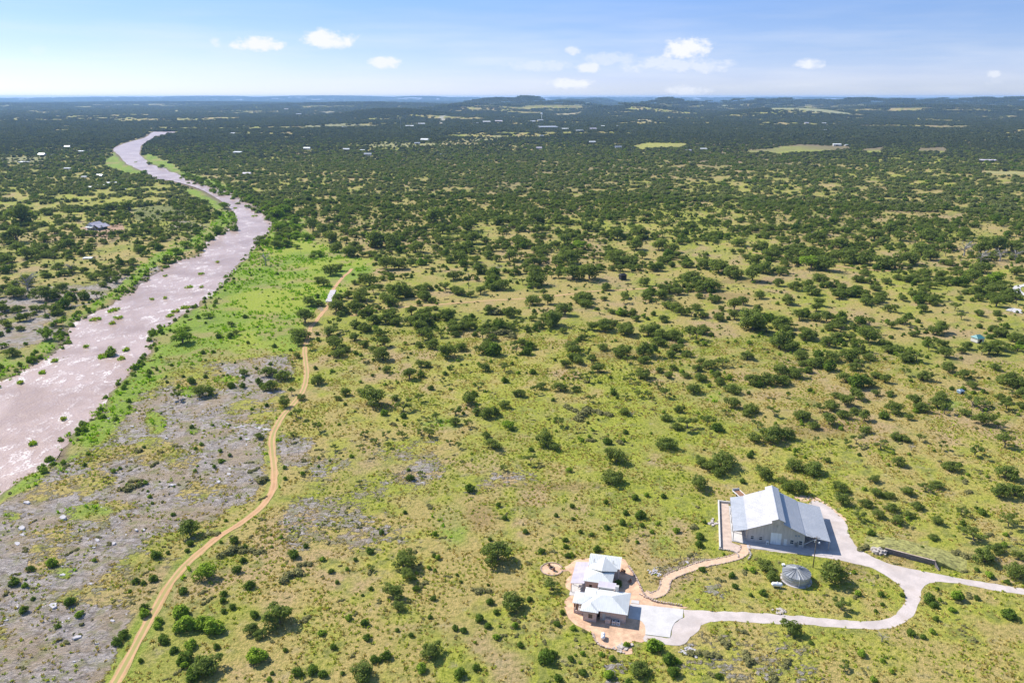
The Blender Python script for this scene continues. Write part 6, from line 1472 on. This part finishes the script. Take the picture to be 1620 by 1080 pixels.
# reeds on the river islands and water's edge
pts = []; 
for ix, iy, ir in ISLW:
    for q in range(int(14 + ir * ir * 1.6)):
        a = random.uniform(0, 6.3); rr = ir * math.sqrt(random.random()) * .85; x, y = ix + rr * math.cos(a), iy + rr * math.sin(a) * 1.5
        pts.append((x, y))
P_ = np.array(pts); Zp = T(P_[:, 0], P_[:, 1]); k = Zp > WATER_Z - .15; P_ = P_[k]; Zp = Zp[k]
ms = [np_mesh('reed_tuft', *tree_mesh(3300 + i, 'tuft')[:2], M['grass_lush' if i % 2 else 'grass_green']) for i in range(4)]
s = g_.uniform(.8, 1.7, len(P_)); scatter('island_reeds', ms, np.stack([P_[:, 0], P_[:, 1], Zp - .05], 1), s, g_.uniform(0, 6.28, len(s)), g_.integers(0, 4, len(s)), 'reedy weeds growing on the little river islands')
# bushes crowding both banks
bk = []
LB = [tuple(p) for p in smooth_line(gpoly(RIV_L[2:20]), 3)]; RBK = [tuple(p) for p in smooth_line(gpoly(RIV_R[8:-3]), 3)]
for line, n_, sg in ((LB, 480, -1), (RBK, 430, 1)):
    for i in range(n_):
        p = random.choice(line); sc_ = 1 + math.hypot(*p) / 700
        x = p[0] + sg * abs(random.gauss(0, 5)) * sc_ * .9; y = p[1] - sg * abs(random.gauss(0, 3)) * .5
        if float(sdist(np.array([x]), np.array([y]), RIVER)[0]) > .8: bk.append((x, y, Tz(x, y), random.uniform(1.0, 3.6), random.choice('bbgbwb')))
scat_list('riverbank_scrub', bk, 'green bushes crowding the river banks')
# loose limestone blocks
def rockmesh(seed):
    g = random.Random(seed); n = g.randint(5, 8); a0 = g.random() * 6; h = g.uniform(.25, .55); lo = []; hi = []
    for i in range(n):
        a = a0 + 2 * math.pi * i / n; r_ = g.uniform(.7, 1.1); lo.append((r_ * math.cos(a) * 1.3, r_ * math.sin(a) * .8, -.15)); hi.append((r_ * .85 * math.cos(a) * 1.3, r_ * .85 * math.sin(a) * .8, h * g.uniform(.8, 1.15)))
    me = bpy.data.meshes.new('limestone_block'); me.from_pydata(lo + hi, [], [tuple(range(n, 2 * n))] + [(i, (i + 1) % n, n + (i + 1) % n, n + i) for i in range(n)]); me.update(); me.materials.append(M['limestone']); return me
X, Y = wedge_grid(1.9, 95, 420); c = cover(X, Y)
k = (g_.random(len(X)) < .13 * sstep(.35, .9, c['rock']) * sstep(.40, .55, fbm(X / 5, Y / 5, 331, 3))) & off_river(X, Y, .5) & clear_site(X, Y, .5, 2.5); X, Y = X[k], Y[k]; Z = T(X, Y)
s = g_.gamma(2.0, .16, len(X)) + .15
scatter('limestone_rubble', [rockmesh(i) for i in range(7)], np.stack([X, Y, Z - .02], 1), np.stack([s * 1.3, s, s * .7], 1), g_.normal(R(-35), .35, len(s)), g_.integers(0, 7, len(s)), 'broken limestone blocks strewn over the bare rock flat')
print('placed', len(ind_t), 'trees', len(ind_b), 'bushes', len(rest_t) + len(extra), len(rest_b))
